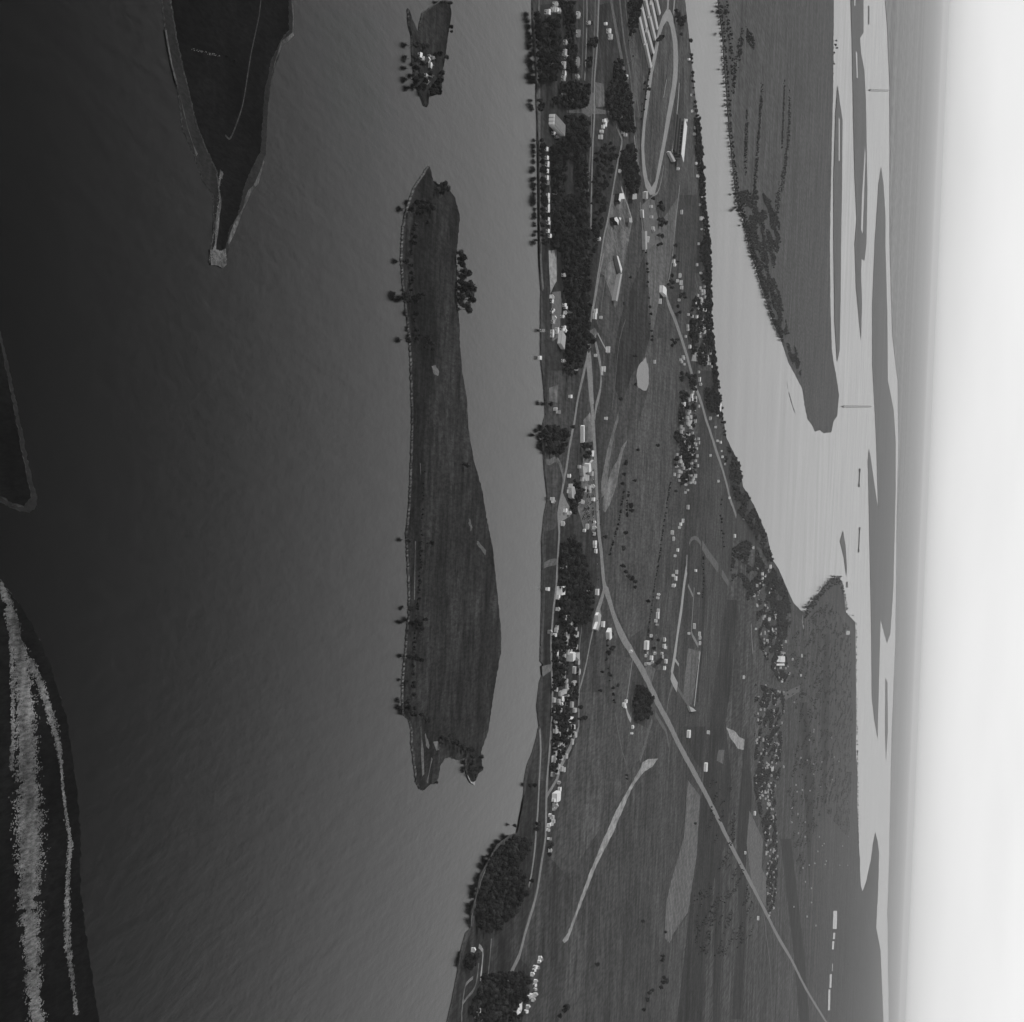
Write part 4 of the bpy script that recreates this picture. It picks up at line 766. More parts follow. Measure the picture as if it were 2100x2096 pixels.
# ------------------------------------------------------------ buildings
def prism_mesh(name, P, z0, z1, mat):
    n = len(P)
    ar = sum(P[i][0] * P[(i + 1) % n][1] - P[(i + 1) % n][0] * P[i][1] for i in range(n))
    if ar < 0: P = P[::-1]
    V = [(p[0], p[1], z0) for p in P] + [(p[0], p[1], z1) for p in P]
    Fc = [(i, (i + 1) % n, n + (i + 1) % n, n + i) for i in range(n)] + [tuple(range(n, 2 * n))]
    me = bpy.data.meshes.new(name); me.from_pydata(V, [], Fc); me.materials.append(M[mat]); me.update(); return me
def child(name, me, parent):
    o = bpy.data.objects.new(name, me); COL.objects.link(o); o.parent = parent; return o
CACHE = {}
def gable(L, Wd, h, rh, wall, roof, kind='gable', chim=True):
    key = (round(L), round(Wd), round(h, 1), round(rh, 1), wall, roof, kind)
    if key in CACHE: return CACHE[key]
    L, Wd = key[0], key[1]; a, b = L / 2, Wd / 2
    V = [(-a, -b, -.4), (a, -b, -.4), (a, b, -.4), (-a, b, -.4), (-a, -b, h), (a, -b, h), (a, b, h), (-a, b, h)]
    Fc = [(0, 1, 5, 4), (1, 2, 6, 5), (2, 3, 7, 6), (3, 0, 4, 7)]
    if kind == 'gable': V += [(-a, 0, h + rh), (a, 0, h + rh)]; Fc += [(4, 8, 7), (5, 6, 9)]
    w = bpy.data.meshes.new('wall'); w.from_pydata(V, [], Fc); w.materials.append(M[wall]); w.update()
    e = .5; t = .25
    if kind == 'gable':
        V = [(-a - e, -b - e, h - rh * e / b), (a + e, -b - e, h - rh * e / b), (a + e, 0, h + rh), (-a - e, 0, h + rh), (a + e, b + e, h - rh * e / b), (-a - e, b + e, h - rh * e / b)]
        V = [(x, y, z + .05) for x, y, z in V] + [(x, y, z + .05 + t) for x, y, z in V]
        Fc = [(6, 7, 8, 9), (9, 8, 10, 11), (1, 0, 3, 2), (2, 3, 5, 4), (0, 1, 7, 6), (4, 5, 11, 10), (1, 2, 8, 7), (2, 4, 10, 8), (3, 0, 6, 9), (5, 3, 9, 11)]
    elif kind == 'hip':
        c = max(0, a - b)
        V = [(-a - e, -b - e, h), (a + e, -b - e, h), (a + e, b + e, h), (-a - e, b + e, h), (-c - .1, 0, h + rh), (c + .1, 0, h + rh)]
        Fc = [(0, 1, 5, 4), (1, 2, 5), (2, 3, 4, 5), (3, 0, 4), (3, 2, 1, 0)]
    else:
        V = [(-a - .2, -b - .2, h), (a + .2, -b - .2, h), (a + .2, b + .2, h), (-a - .2, b + .2, h)]; V += [(x, y, h + .5) for x, y, z in V]
        Fc = [(0, 1, 5, 4), (1, 2, 6, 5), (2, 3, 7, 6), (3, 0, 4, 7), (4, 5, 6, 7), (3, 2, 1, 0)]
    r = bpy.data.meshes.new('roof'); r.from_pydata(V, [], Fc); r.materials.append(M[roof]); r.update()
    CACHE[key] = (w, r); return CACHE[key]
CHIM = prism_mesh('chimney', [(-.4, -.4), (.4, -.4), (.4, .4), (-.4, .4)], -1.5, 1.0, 'greyw')
DOOR = prism_mesh('door', [(-.6, -.06), (.6, -.06), (.6, .06), (-.6, .06)], 0, 2.1, 'dark')
WIN = prism_mesh('window', [(-.6, -.06), (.6, -.06), (.6, .06), (-.6, .06)], 0, 1.2, 'dark')
NB = [0]
def building(u, v, L, Wd, h=4.5, rh=2.2, ang=0., wall='white', roof='roofl', kind='gable', label='', group=None, cat='house', name='house', fine=False):
    p = G(u, v, 1.3 + h * .7)
    r = bpy.data.objects.new(name, None); COL.objects.link(r)
    r.location = (p.x, p.y, 1.3); r.rotation_euler = (0, 0, ang); r.empty_display_size = 1
    w, rf = gable(L, Wd, h, rh, wall, roof, kind)
    child('wall', w, r); o = child('roof', rf, r)
    if fine:
        c = child('chimney', CHIM, o); c.location = (L * .25, 0, h + rh)
        d = child('door', DOOR, r); d.location = (L * .1, -round(Wd) / 2 - .05, 0)
        for k in (-.32, .32):
            d = child('window', WIN, r); d.location = (L * k, -round(Wd) / 2 - .05, 1.1)
    tag(r, label, cat, group); NB[0] += 1
    return r
SMALL = []
def houses(label, group, pts, Ls=(8, 12), wall=('white', 'pale', 'greyw'), roof=('roofl', 'roofm', 'roofw', 'roofd'), fine=False, cat='house', name='house', ang=.0, h=4.5, kind=('gable', 'hip', 'gable'), join=False):
    rnd = random.Random(len(label) + len(pts))
    if name == 'house':
        for w_ in ('cottage', 'cabin', 'shed', 'kiosk', 'barn', 'hut', 'boathouse'):
            if w_ in label.split()[:5]: name = cat = w_
    objs = []
    for i, t in enumerate(pts):
        if join and len(t) == 2: SMALL.append(t); continue
        L = t[2] if len(t) > 2 else rnd.uniform(*Ls)
        rf = t[3] if len(t) > 3 else rnd.choice(roof)
        ob = building(t[0], t[1], L * .64, rnd.uniform(4, 5.6), h=rnd.uniform(h - 1.2, h), rh=rnd.uniform(1.2, 2.0), ang=ang + rnd.uniform(-.12, .12) + (pi / 2 if rnd.random() < .25 and L < 13 else 0), wall=rnd.choice(wall), roof=rf, kind=rnd.choice(kind), label=label, group=group, fine=fine, cat=cat, name=name); objs.append((t[1], t[0], ob))
    single_out(objs, label)
W_ = ('white',); RW = ('roofw',)
ROW = [(1121, 306), (1122, 324), (1123, 337, 9), (1122, 351), (1122, 365, 8), (1123, 375), (1124, 402, 9), (1124, 412), (1124, 424, 9), (1124, 432), (1124, 450), (1125, 457), (1124, 474), (1128, 484)]
ORD = ['first', 'second', 'third', 'fourth', 'fifth', 'sixth', 'seventh', 'eighth', 'ninth', 'tenth', 'eleventh', 'twelfth', 'thirteenth', 'last']
for i, t in enumerate(ROW):
    building(t[0], t[1], (t[2] if len(t) > 2 else 6.5) * .68, 6, h=3.2, rh=1.2, ang=0, wall='white', roof='roofw' if i != 5 else 'roofm', label='small white cabin, %s from the photo top in the row behind the river road' % ORD[i], group='row of white cabins by the river road', cat='cabin', name='cabin', fine=True)
r = building(1145, 257, 15, 55, h=8, rh=1, wall='white', roof='roofm', kind='flat', label='large grey flat roofed hall with white bays facing the river', cat='hall', name='riverside_hall')
for k in range(3):
    child('bay', prism_mesh('bay', [(-6.6 + k * 4.8, -29.5), (-3.2 + k * 4.8, -29.5), (-3.2 + k * 4.8, -27.7), (-6.6 + k * 4.8, -27.7)], 0, 7, 'white'), r)
houses('small white cabin beside the large grey riverside hall', 'cabins beside the riverside hall', [(1136, 273, 6, 'roofw'), (1149, 276, 5, 'roofw'), (1142, 281, 5)], wall=W_, fine=True)
houses('white shed near the wood edge behind the river road', 'white sheds in the riverside wood', [(1138, 395, 6, 'roofw'), (1229, 490, 8, 'roofw'), (1133, 125, 4), (1132, 132, 4), (1206, 358, 8), (1156, 564, 7, 'roofl')], wall=W_, fine=True)
houses('pale building at the photo top', 'cluster of pale buildings at the top edge', [(1124, 25, 9, 'roofw'), (1140, 9, 10, 'roofl'), (1136, 20, 9, 'roofl'), (1142, 21, 9, 'roofw'), (1147, 22, 10, 'roofl')], wall=W_, h=6, fine=True)
houses('house along the inner street', 'houses along the inner village street', [(1186, 31, 14), (1160, 87, 9, 'roofl'), (1158, 108, 13, 'roofl'), (1162, 118, 6, 'roofw'), (1156, 134, 14, 'roofl'), (1158, 152, 12, 'roofw'), (1156, 161, 9, 'roofl'), (1160, 182, 14, 'roofl'), (1156, 195, 5, 'roofw'), (1171, 201, 14, 'roofl'), (1169, 210, 9, 'roofl'), (1185, 158, 10), (1207, 47, 7, 'roofl'), (1185, 128, 22, 'roofm'), (1186, 69, 14, 'roofm')], wall=('white', 'pale'), fine=True)
houses('pale villa in the grass triangle beside the railway', None, [(1249, 64, 10, 'roofw')], wall=W_, h=6, fine=True)
houses('pale wing building just below the villa in the grass triangle', None, [(1252, 76, 11, 'roofl')], wall=W_, h=6, fine=True)
houses('small white hut in the grass triangle above the villa', None, [(1242, 49, 5, 'roofw')], wall=W_)
houses('white building in the grove by the crossroads', 'buildings in the crossroads grove', [(1241, 254, 12, 'roofw'), (1237, 260, 8, 'roofw'), (1239, 248, 7, 'roofw'), (1244, 247, 8, 'roofl'), (1232, 281, 9, 'roofl'), (1272, 241, 8, 'roofl'), (1278, 271, 6, 'roofw'), (1283, 277, 6, 'roofl'), (1272, 351, 9, 'roofl'), (1234, 270, 7, 'roofl'), (1284, 158, 10, 'roofw')], wall=W_)
houses('white house on the small island', 'houses on the small river island', [(862, 114, 6, 'roofw'), (866, 120, 4, 'roofl'), (878, 123, 5, 'roofw'), (881, 116, 4, 'roofm'), (883, 134, 5, 'roofw'), (874, 155, 4, 'roofl'), (884, 154, 5, 'roofl'), (875, 167, 4, 'roofl'), (887, 119, 3, 'roofm')], wall=('pale', 'greyw'), fine=True, h=2.8)
houses('cottage by the pale car park', 'cottages by the pale car park', [(1132, 609, 9, 'roofw'), (1132, 618, 7, 'roofw'), (1158, 626, 7, 'roofw'), (1160, 631, 5, 'roofw'), (1159, 641, 5, 'roofw'), (1154, 649, 6, 'roofw'), (1169, 640, 5, 'roofl'), (1137, 652, 7, 'roofw'), (1134, 660, 7, 'roofl'), (1132, 640, 5, 'roofw'), (1113, 678, 5, 'roofm'), (1157, 672, 7, 'roofw'), (1159, 678, 6, 'roofw'), (1154, 676, 5, 'roofw'), (1135, 636, 4, 'roofw'), (1156, 740, 6, 'roofm')], wall=W_, fine=True)
houses('long white cottage nearest the river in the hamlet', None, [(1133, 684, 15, 'roofw')], wall=W_, fine=True)
houses('white cottage astride the lane in the riverside hamlet', None, [(1143, 678, 12, 'roofw')], wall=W_, fine=True)
building(1153, 697, 19, 22, h=5, rh=1, ang=-.25, wall='pale', roof='roofl', kind='flat', label='broad pale roofed shed at the wood edge below the hamlet', cat='shed', name='shed')
houses('white boathouse at the end of the zigzag shore path', None, [(1107, 734, 6, 'roofw')], wall=W_, h=3.5)
houses('roadside house near the gravel junction', 'houses near the gravel junction', [(1222, 638, 10, 'roofw'), (1220, 648, 14, 'roofw'), (1233, 651, 8, 'roofl'), (1205, 711, 8, 'roofl'), (1208, 709, 8, 'roofl'), (1222, 729, 6, 'roofl'), (1238, 757, 12, 'roofl'), (1247, 717, 14, 'roofl'), (1183, 756, 8, 'roofl'), (1237, 766, 8)], wall=W_)
houses('white cottage in the bay meadow', 'cottages of the bay meadow', [(1170, 813, 6, 'roofw'), (1140, 839, 6, 'roofl'), (1146, 845, 6, 'roofm'), (1133, 1023, 6, 'roofl'), (1135, 1028, 5), (1243, 858, 6, 'roofl')], wall=W_)
# building yard
def hull(name, pts, h, wall, roof, label, cat, group=None):
    P = [G(u, v, 1.3 + h) for u, v in pts]; c = sum(P, Vector()) / len(P)
    r = bpy.data.objects.new(name, None); COL.objects.link(r); r.location = (c.x, c.y, 1.3)
    Q = [(p.x - c.x, p.y - c.y) for p in P]
    child('wall', prism_mesh('wall', Q, -.3, h - .3, wall), r)
    child('roof', prism_mesh('roof', [(x * 1.01, y * 1.01) for x, y in Q], h - .3, h, roof), r)
    tag(r, label, cat, group); return r
hull('warehouse', [(1265, 524), (1268, 526), (1276, 552), (1274, 560)], 7, 'greyw', 'roofw', 'slanting white roofed warehouse on the building site', 'warehouse')
hull('warehouse', [(1273, 562), (1276, 562), (1266, 618), (1263, 616)], 7, 'greyw', 'roofl', 'long narrow pale roofed warehouse below the slanting one', 'warehouse')
hull('yard_building', [(1271, 397), (1279, 396), (1281, 408), (1274, 408), (1272, 414), (1269, 410)], 8, 'dark', 'roofw', 'bright angular hall at the head of the building site', 'hall')
hull('yard_building', [(1260, 447), (1265, 445), (1269, 452), (1268, 462), (1266, 456), (1261, 452)], 8, 'dark', 'roofw', 'bright hook shaped building in the middle of the building site', 'building')
hull('yard_building', [(1270, 445), (1274, 447), (1273, 452), (1270, 449)], 6, 'greyw', 'roofw', 'small bright building beside the hook shaped one', 'building')
hull('yard_building', [(1290, 447), (1296, 447), (1297, 456), (1291, 456)], 7, 'greyw', 'roofl', 'square pale building at the end of the slanting conveyor', 'building')
strip('conveyor_road', [(1274, 383), (1280, 402), (1288, 424), (1296, 450)], 5, 'sand', z=1.75)
hull('yard_building', [(1298, 398), (1306, 397), (1306, 408), (1297, 409)], 7, 'dark', 'roofl', 'pale block with a dark opening beside the building site', 'building')
hull('stable_block', [(1318, 431), (1320, 430), (1321, 447), (1319, 446)], 5, 'pale', 'roofw', 'thin white block along the service road', 'stable')
hull('stable_block', [(1323, 474), (1327, 474), (1327, 511), (1324, 512)], 6, 'pale', 'roofl', 'long pale stable block along the service road', 'stable')
hull('stable_block', [(1325, 394), (1329, 392), (1329, 408), (1325, 407)], 6, 'pale', 'roofl', 'short pale stable block at the head of the service road', 'stable')
hull('stable_block', [(1331, 486), (1333, 485), (1331, 497), (1330, 497)], 5, 'pale', 'roofl', 'narrow pale shed inside the car park', 'shed')
houses('small shed in the car park by the service road', 'sheds in the car park', [(1339, 468, 8, 'roofl'), (1341, 472, 7, 'roofl'), (1335, 424, 6, 'roofl'), (1336, 445, 6)], wall=('pale',))
# stables of the race course
ST = [((1311, 31), (1323, 84)), ((1317, 14), (1326, 54)), ((1324, -4), (1331, 28)), ((1325, 88), (1335, 135)), ((1328, 61), (1340, 107)), ((1333, 32), (1344, 78)), ((1337, 5), (1348, 57)), ((1346, -4), (1353, 26))]
SL = ['longest outer stable barn, pale roof, nearest the railway', 'second outer stable barn, partly overlapped by the top edge', 'short outer stable barn cut by the photo top', 'lowest stable barn, ending at the track fence', 'middle stable barn ending against the track fence', 'inner stable barn crossing towards the near straight', 'inner stable barn closest to the big dark trees of the straight', 'short inner stable barn at the photo top by the track']
for i, (a, b) in enumerate(ST):
    A = G(*a, 5); B = G(*b, 5); d = B - A
    rr = bpy.data.objects.new('stable_barn', None); COL.objects.link(rr); c = (A + B) / 2
    rr.location = (c.x, c.y, 1.3); rr.rotation_euler = (0, 0, atan2(d.y, d.x))
    w, rf = gable(d.length, 10, 4, 1.6, 'pale', 'roofst'); child('wall', w, rr); child('roof', rf, rr)
    tag(rr, SL[i], 'stable', 'stable barns of the race course')
# grandstand
A = G(1399, 246, 10); B = G(1392, 318, 10); d = B - A
gs = bpy.data.objects.new('grandstand', None); COL.objects.link(gs); c = (A + B) / 2
gs.location = (c.x, c.y, 1.3); ga = atan2(d.y, d.x); gs.rotation_euler = (0, 0, ga)
L = d.length; a = L / 2
def boxm(name, x0, x1, y0, y1, z0, z1, mat): return prism_mesh(name, [(x0, y0), (x1, y0), (x1, y1), (x0, y1)], z0, z1, mat)
sg = 1 if (Matrix.Rotation(ga, 3, 'Z') @ Vector((0, 1, 0))).dot(Vector((0, -1, 0))) > 0 else -1   # towards the track
for k in range(6):
    y0 = sg * (26 - k * 6); y1 = sg * (20 - k * 6)
    child('seating_tier', boxm('seating_tier', -a, a, min(y0, y1), max(y0, y1), 0, 1.5 + k * 1.6, 'dark' if k % 2 else 'roofd'), gs)
child('rear_wall', boxm('rear_wall', -a, a, *sorted((sg * -10.1, sg * -13)), 0, 14, 'greyw'), gs)
child('roof', boxm('roof', -a - 1, a + 1, *sorted((sg * 4, sg * -26)), 14, 14.8, 'roofw'), gs)
for k in range(9):
    x = -a + 2 + k * (L - 4) / 8
    child('column', boxm('column', x - .3, x + .3, *sorted((sg * 3.4, sg * 2.8)), 8, 13.98, 'greyw'), gs)
tag(gs, 'long grandstand with dark seating tiers under a white roof beside the race track', 'grandstand')
hull('judges_stand', [(1372, 312), (1375, 310), (1382, 322), (1386, 330), (1382, 332)], 5, 'pale', 'roofl', 'pale crooked building at the end of the grandstand apron', 'building')
houses('tiny white kiosk on the race course lawn', 'kiosks on the race course lawn', [(1407, 247, 6, 'roofw'), (1400, 295, 6, 'roofw'), (1391, 346, 6, 'roofw'), (1413, 122, 4, 'roofw'), (1431, 361, 8, 'roofw'), (1401, 262, 7, 'roofl'), (1399, 270, 6, 'roofl')], wall=W_)
houses('cottage behind the race course', 'cottages behind the race course', [(1419, 195, 7), (1426, 262, 10, 'roofl'), (1424, 275, 9, 'roofl'), (1428, 335, 8), (1420, 228, 7), (1438, 448, 12, 'roofw'), (1436, 420, 8), (1398, 435, 12, 'roofl'), (1440, 470, 9), (1434, 500, 8)], wall=('white', 'pale'))
houses('farm building by the pale field', 'farm buildings by the pale field', [(1382, 536, 10, 'roofw'), (1384, 543, 9, 'roofw'), (1395, 565, 14, 'roofl'), (1397, 580, 14, 'roofl'), (1390, 576, 10, 'roofl'), (1393, 615, 9, 'roofl'), (1398, 590, 9, 'roofl'), (1354, 618, 14, 'roofl')], wall=('white',))
building(1361, 597, 13, 42, h=6, rh=2, ang=-.05, wall='white', roof='roofw', label='bright large barn at the tip of the pale field', cat='barn', name='barn')
FS = [(1428, 620), (1412, 645), (1411, 676), (1430, 649), (1446, 632), (1415, 711, 12, 'roofw'), (1401, 732), (1399, 742), (1343, 742), (1444, 682), (1435, 780), (1426, 621, 9, 'roofw'), (1446, 636, 9, 'roofw'), (1452, 614), (1429, 650, 9, 'roofw'), (1420, 649), (1432, 606), (1437, 591), (1445, 588), (1454, 641), (1451, 653), (1411, 669), (1455, 684, 13, 'roofw'), (1446, 680), (1403, 735), (1448, 740), (1453, 540), (1430, 543), (1438, 560, 12, 'roofl'), (1440, 603), (1449, 622), (1437, 612), (1441, 668), (1436, 690), (1457, 700), (1444, 706), (1454, 660), (1407, 690), (1431, 632), (1442, 575), (1457, 725), (1461, 745), (1404, 747), (1396, 738)]
houses('house in the far bank suburb', 'houses of the far bank suburb', FS, join=True, Ls=(8, 13), roof=('roofl', 'roofl', 'roofm', 'roofw'))
IS = [(1434, 763), (1435, 778, 14, 'roofw'), (1437, 788, 12, 'roofw'), (1421, 801, 10, 'roofw'), (1419, 812, 12, 'roofw'), (1419, 819, 9, 'roofw'), (1403, 829, 12, 'roofw'), (1457, 858, 12, 'roofl'), (1412, 893, 12, 'roofl'), (1415, 854), (1426, 863, 12, 'roofl'), (1424, 872), (1399, 854, 14, 'roofl'), (1433, 900), (1433, 908, 9, 'roofl'), (1427, 945), (1414, 964, 12, 'roofw'), (1408, 928), (1393, 900), (1389, 932), (1388, 957, 12), (1384, 973), (1427, 976, 12, 'roofl'), (1407, 994, 12, 'roofl'), (1417, 990), (1434, 833), (1410, 868), (1414, 866), (1402, 880), (1421, 888), (1424, 900), (1405, 905), (1411, 922), (1417, 935), (1422, 925), (1430, 935), (1398, 945), (1403, 960), (1397, 968), (1411, 975), (1422, 960), (1419, 950), (1394, 985), (1400, 838), (1425, 840), (1429, 920), (1426, 990), (1411, 1005), (1406, 1010), (1411, 1040, 14, 'roofl'), (1432, 955)]
houses('house in the inland suburb', 'houses of the inland suburb', IS, join=True, Ls=(8, 13), roof=('roofl', 'roofl', 'roofm', 'roofw'))
building(1476, 836, 19, 16, h=6, rh=2, ang=-.15, wall='white', roof='roofw', label='long bright boathouse on the far bank of the mainland', cat='boathouse', name='boathouse')
houses('bright cottage of the pair by the far bank', 'pair of bright cottages by the far bank', [(1472, 904, 9, 'roofw'), (1478, 907, 10, 'roofw')], wall=W_)
houses('house between the country road and the bay shore', 'houses by the bay shore', [(1482, 937, 10, 'roofw'), (1489, 942, 7, 'roofw'), (1471, 852, 7, 'roofw'), (1468, 876, 7, 'roofw'), (1481, 925, 7), (1488, 952), (1496, 1021, 9, 'roofw'), (1526, 1064, 9, 'roofl'), (1545, 1123, 12, 'roofl')], wall=W_)
houses('lone pale shed in the field inside the country road bend', None, [(1458, 934, 9, 'roofl')], wall=W_)
houses('lone pale barn in the field near the end of the country road', None, [(1474, 987, 10, 'roofl')], wall=W_)
houses('white farmhouse along the hedge lane', 'farmhouses along the hedge lane', [(1396, 1075, 9, 'roofw'), (1401, 1068, 12, 'roofl'), (1394, 1082, 5, 'roofl'), (1390, 1128, 10, 'roofw'), (1381, 1180, 10, 'roofw'), (1386, 1186, 12, 'roofw'), (1388, 1173, 12, 'roofl'), (1383, 1200, 8), (1382, 1105, 12), (1385, 1140, 8), (1379, 1092, 12, 'roofl')], wall=W_)
houses('white stack like building beside the bay wood', None, [(1507, 1099, 14, 'roofw')], wall=W_)
# roadside yards
hull('factory', [(1208, 952), (1212, 950), (1213, 966), (1210, 969), (1208, 968)], 8, 'white', 'roofw', 'brilliant white factory hall beside the highway', 'factory')
hull('factory', [(1213, 949), (1218, 943), (1219, 960), (1214, 966)], 4, 'pale', 'roofm', 'low grey annex behind the white factory hall', 'building')
hull('factory', [(1195, 956), (1200, 956), (1201, 976), (1197, 976)], 6, 'pale', 'roofl', 'long pale shed across the yard from the white factory', 'shed')
hull('factory', [(1197, 874), (1199, 872), (1199, 906), (1197, 908)], 5, 'white', 'roofw', 'thin white wall like shed along the roadside yard', 'shed')
hull('factory', [(1172, 1000), (1178, 998), (1181, 1010), (1179, 1024), (1173, 1020)], 6, 'pale', 'roofl', 'broad pale roof beside the river road fork', 'building')
houses('works building beside the highway', 'works buildings beside the highway', [(1168, 976, 8, 'roofw'), (1171, 996, 8, 'roofl'), (1172, 1001, 7, 'roofl'), (1167, 1008, 8), (1160, 1047, 9, 'roofw'), (1168, 1052, 12, 'roofl'), (1155, 1074, 10, 'roofl'), (1183, 1030, 14, 'roofl'), (1191, 1026, 12, 'roofl'), (1196, 1030, 8, 'roofl'), (1220, 1113, 9, 'roofw'), (1222, 1130, 10, 'roofw'), (1220, 1120, 8, 'roofw'), (1219, 1072, 7, 'roofw'), (1219, 1082, 9, 'roofl'), (1219, 1095, 8, 'roofl'), (1217, 1024, 8, 'roofw'), (1216, 997, 7, 'roofw'), (1206, 922, 10, 'roofl'), (1214, 930, 12, 'roofw'), (1199, 1088, 6, 'roofw'), (1205, 1080, 12, 'roofl'), (1153, 1167, 8, 'roofw'), (1158, 1161, 12, 'roofl')], wall=W_)
# village at the fork
V1 = [(1145, 1225, 10, 'roofw'), (1144, 1249, 7, 'roofw'), (1128, 1296, 8, 'roofl'), (1141, 1292, 10, 'roofl'), (1138, 1302, 6, 'roofw'), (1143, 1287), (1158, 1273, 12, 'roofl'), (1160, 1266, 7), (1177, 1306, 10, 'roofl'), (1160, 1309, 14, 'roofl'), (1160, 1300, 8), (1141, 1340, 6, 'roofw'), (1178, 1374, 15, 'roofl'), (1156, 1384, 16, 'roofm'), (1151, 1395, 8, 'roofw'), (1180, 1291, 14, 'roofl'), (1187, 1378, 14, 'roofl'), (1168, 1418, 8, 'roofl'), (1164, 1415, 7), (1141, 1414, 8, 'roofl'), (1154, 1436, 9, 'roofl'), (1151, 1445, 5, 'roofw'), (1178, 1407, 12, 'roofl'), (1185, 1358, 10, 'roofl'), (1165, 1265), (1139, 1496, 16, 'roofl'), (1142, 1488), (1167, 1500, 8, 'roofl'), (1152, 1432, 10), (1136, 1557, 14, 'roofm'), (1156, 1578, 9, 'roofl'), (1151, 1554, 9, 'roofl'), (1148, 1618, 8, 'roofw'), (1147, 1605, 7), (1134, 1588, 9), (1168, 1418), (1170, 1508), (1164, 1516), (1150, 1520), (1144, 1528), (1155, 1528), (1147, 1540), (1140, 1545), (1162, 1495), (1169, 1490), (1147, 1510), (1138, 1530), (1166, 1330), (1150, 1325), (1158, 1345), (1146, 1360), (1162, 1396), (1148, 1458), (1140, 1478)]
houses('house in the riverside village', 'houses of the riverside village', V1, join=True, Ls=(7, 10), roof=('roofl', 'roofm', 'roofd', 'roofl', 'roofw'), wall=('white', 'pale', 'pale', 'greyw'))
building(1152, 1211, 12, 22, h=7, rh=2, wall='white', roof='roofw', kind='flat', label='large white villa at the corner of the village wood', cat='villa', name='villa')
houses('brilliant white boathouse on the river bank near the villa', None, [(1123, 1208, 6, 'roofw')], wall=W_, h=4)
hull('church_hall', [(1175, 1340), (1178, 1337), (1181, 1339), (1180, 1353), (1175, 1357)], 10, 'white', 'roofw', 'brilliant white hall towering in the riverside village', 'hall')
hull('school', [(1183, 1338), (1189, 1338), (1189, 1355), (1185, 1350), (1182, 1347)], 8, 'pale', 'roofl', 'pale school like block behind the brilliant white hall', 'school')
houses('courtyard house wing in the village', 'courtyard house wings', [(1170, 1275, 9, 'roofl'), (1175, 1278, 6, 'roofl'), (1171, 1285, 10, 'roofl'), (1168, 1280, 5, 'roofl')], wall=W_)
houses('narrow white house at the wood edge beside the fork', 'narrow white houses at the fork', [(1225, 1214, 14, 'roofw'), (1206, 1216, 10, 'roofw')], wall=W_)
hull('motel', [(1226, 1262), (1229, 1256), (1233, 1262), (1231, 1280), (1226, 1292), (1222, 1290), (1227, 1275)], 5, 'white', 'roofl', 'curved white roadside motel in the gravel yard', 'motel')
houses('white building right of the curved roadside motel', None, [(1237, 1280, 14, 'roofw')], wall=W_)
building(1250, 1300, 14, 16, h=6, rh=2, ang=.4, wall='white', roof='roofw', label='small bright white barn alone below the highway', cat='barn', name='barn')
hull('long_shed', [(1171, 1482), (1172, 1480), (1177, 1470), (1176, 1470)], 5, 'white', 'roofw', 'slanting bright shed at the edge of the village', 'shed')
hull('long_shed', [(1178, 1486), (1180, 1486), (1180, 1495), (1178, 1495)], 5, 'white', 'roofw', 'upright thin shed beside the slanting bright one', 'shed')
building(1143, 1633, 12, 24, h=7, rh=2, wall='white', roof='roofw', label='bright white hall at the lower end of the village road', cat='hall', name='village_hall')
V2 = [(1140, 1645, 9, 'roofw'), (1137, 1650, 7, 'roofl'), (1141, 1653, 7, 'roofl'), (1136, 1641, 6, 'roofw'), (1133, 1676, 8, 'roofl'), (1135, 1684, 7, 'roofl'), (1126, 1693, 6, 'roofw'), (1129, 1744, 8, 'roofl'), (1129, 1672, 6), (1137, 1659, 6), (1124, 1702, 5, 'roofl'), (1127, 1720, 5), (1131, 1690, 5, 'roofl')]
houses('cottage behind the lower river road', 'cottages behind the river road', V2, Ls=(6, 9), wall=W_, roof=('roofl', 'roofm'))
V3 = [(1108, 1964, 5, 'roofw'), (1106, 1972, 6, 'roofw'), (1110, 1967, 5), (1098, 1983, 6, 'roofw'), (1096, 1989, 5, 'roofw'), (1092, 1998, 6, 'roofw'), (1103, 1984, 5), (1099, 2012, 6, 'roofl'), (1097, 2020, 5, 'roofw'), (1098, 2029, 5, 'roofl'), (1090, 2042, 8, 'roofl'), (1094, 2050, 7, 'roofl'), (1086, 2045, 6), (1083, 2065, 6, 'roofl'), (1079, 2074, 5, 'roofw'), (1098, 2040, 8)]
houses('cottage beside the park woods', 'cottages beside the park woods', V3, wall=W_, roof=('roofl', 'roofm'), fine=True)
building(1062, 2068, 9, 26, h=7, rh=2, wall='white', roof='roofw', label='bright white block among the park woods at the photo bottom', cat='building', name='white_block')
houses('pale building inside the park woods', 'pale buildings inside the park woods', [(982, 2072, 7, 'roofl'), (978, 2084, 6, 'roofl'), (986, 2090, 6, 'roofm'), (971, 1948, 5, 'roofw')], wall=W_)
houses('farm building by the wedge wood', 'farm buildings by the wedge wood', [(1280, 1445, 10, 'roofw'), (1284, 1438, 8, 'roofw'), (1282, 1450, 5, 'roofw'), (1298, 1491, 9, 'roofw'), (1296, 1504, 5, 'roofw')], wall=W_)
HM = [(1336, 1304, 9, 'roofl'), (1363, 1312, 12, 'roofw'), (1362, 1325, 13, 'roofw'), (1365, 1328, 8, 'roofl'), (1336, 1349, 12, 'roofw'), (1358, 1340, 7, 'roofw'), (1366, 1356, 12, 'roofw'), (1363, 1370, 12, 'roofw'), (1325, 1362, 7, 'roofl'), (1329, 1361, 7), (1333, 1361, 7, 'roofl'), (1338, 1358, 7, 'roofl'), (1326, 1345, 8), (1330, 1340), (1344, 1340), (1361, 1347)]
houses('house in the highway hamlet', 'houses of the highway hamlet', HM, wall=('white', 'pale'))
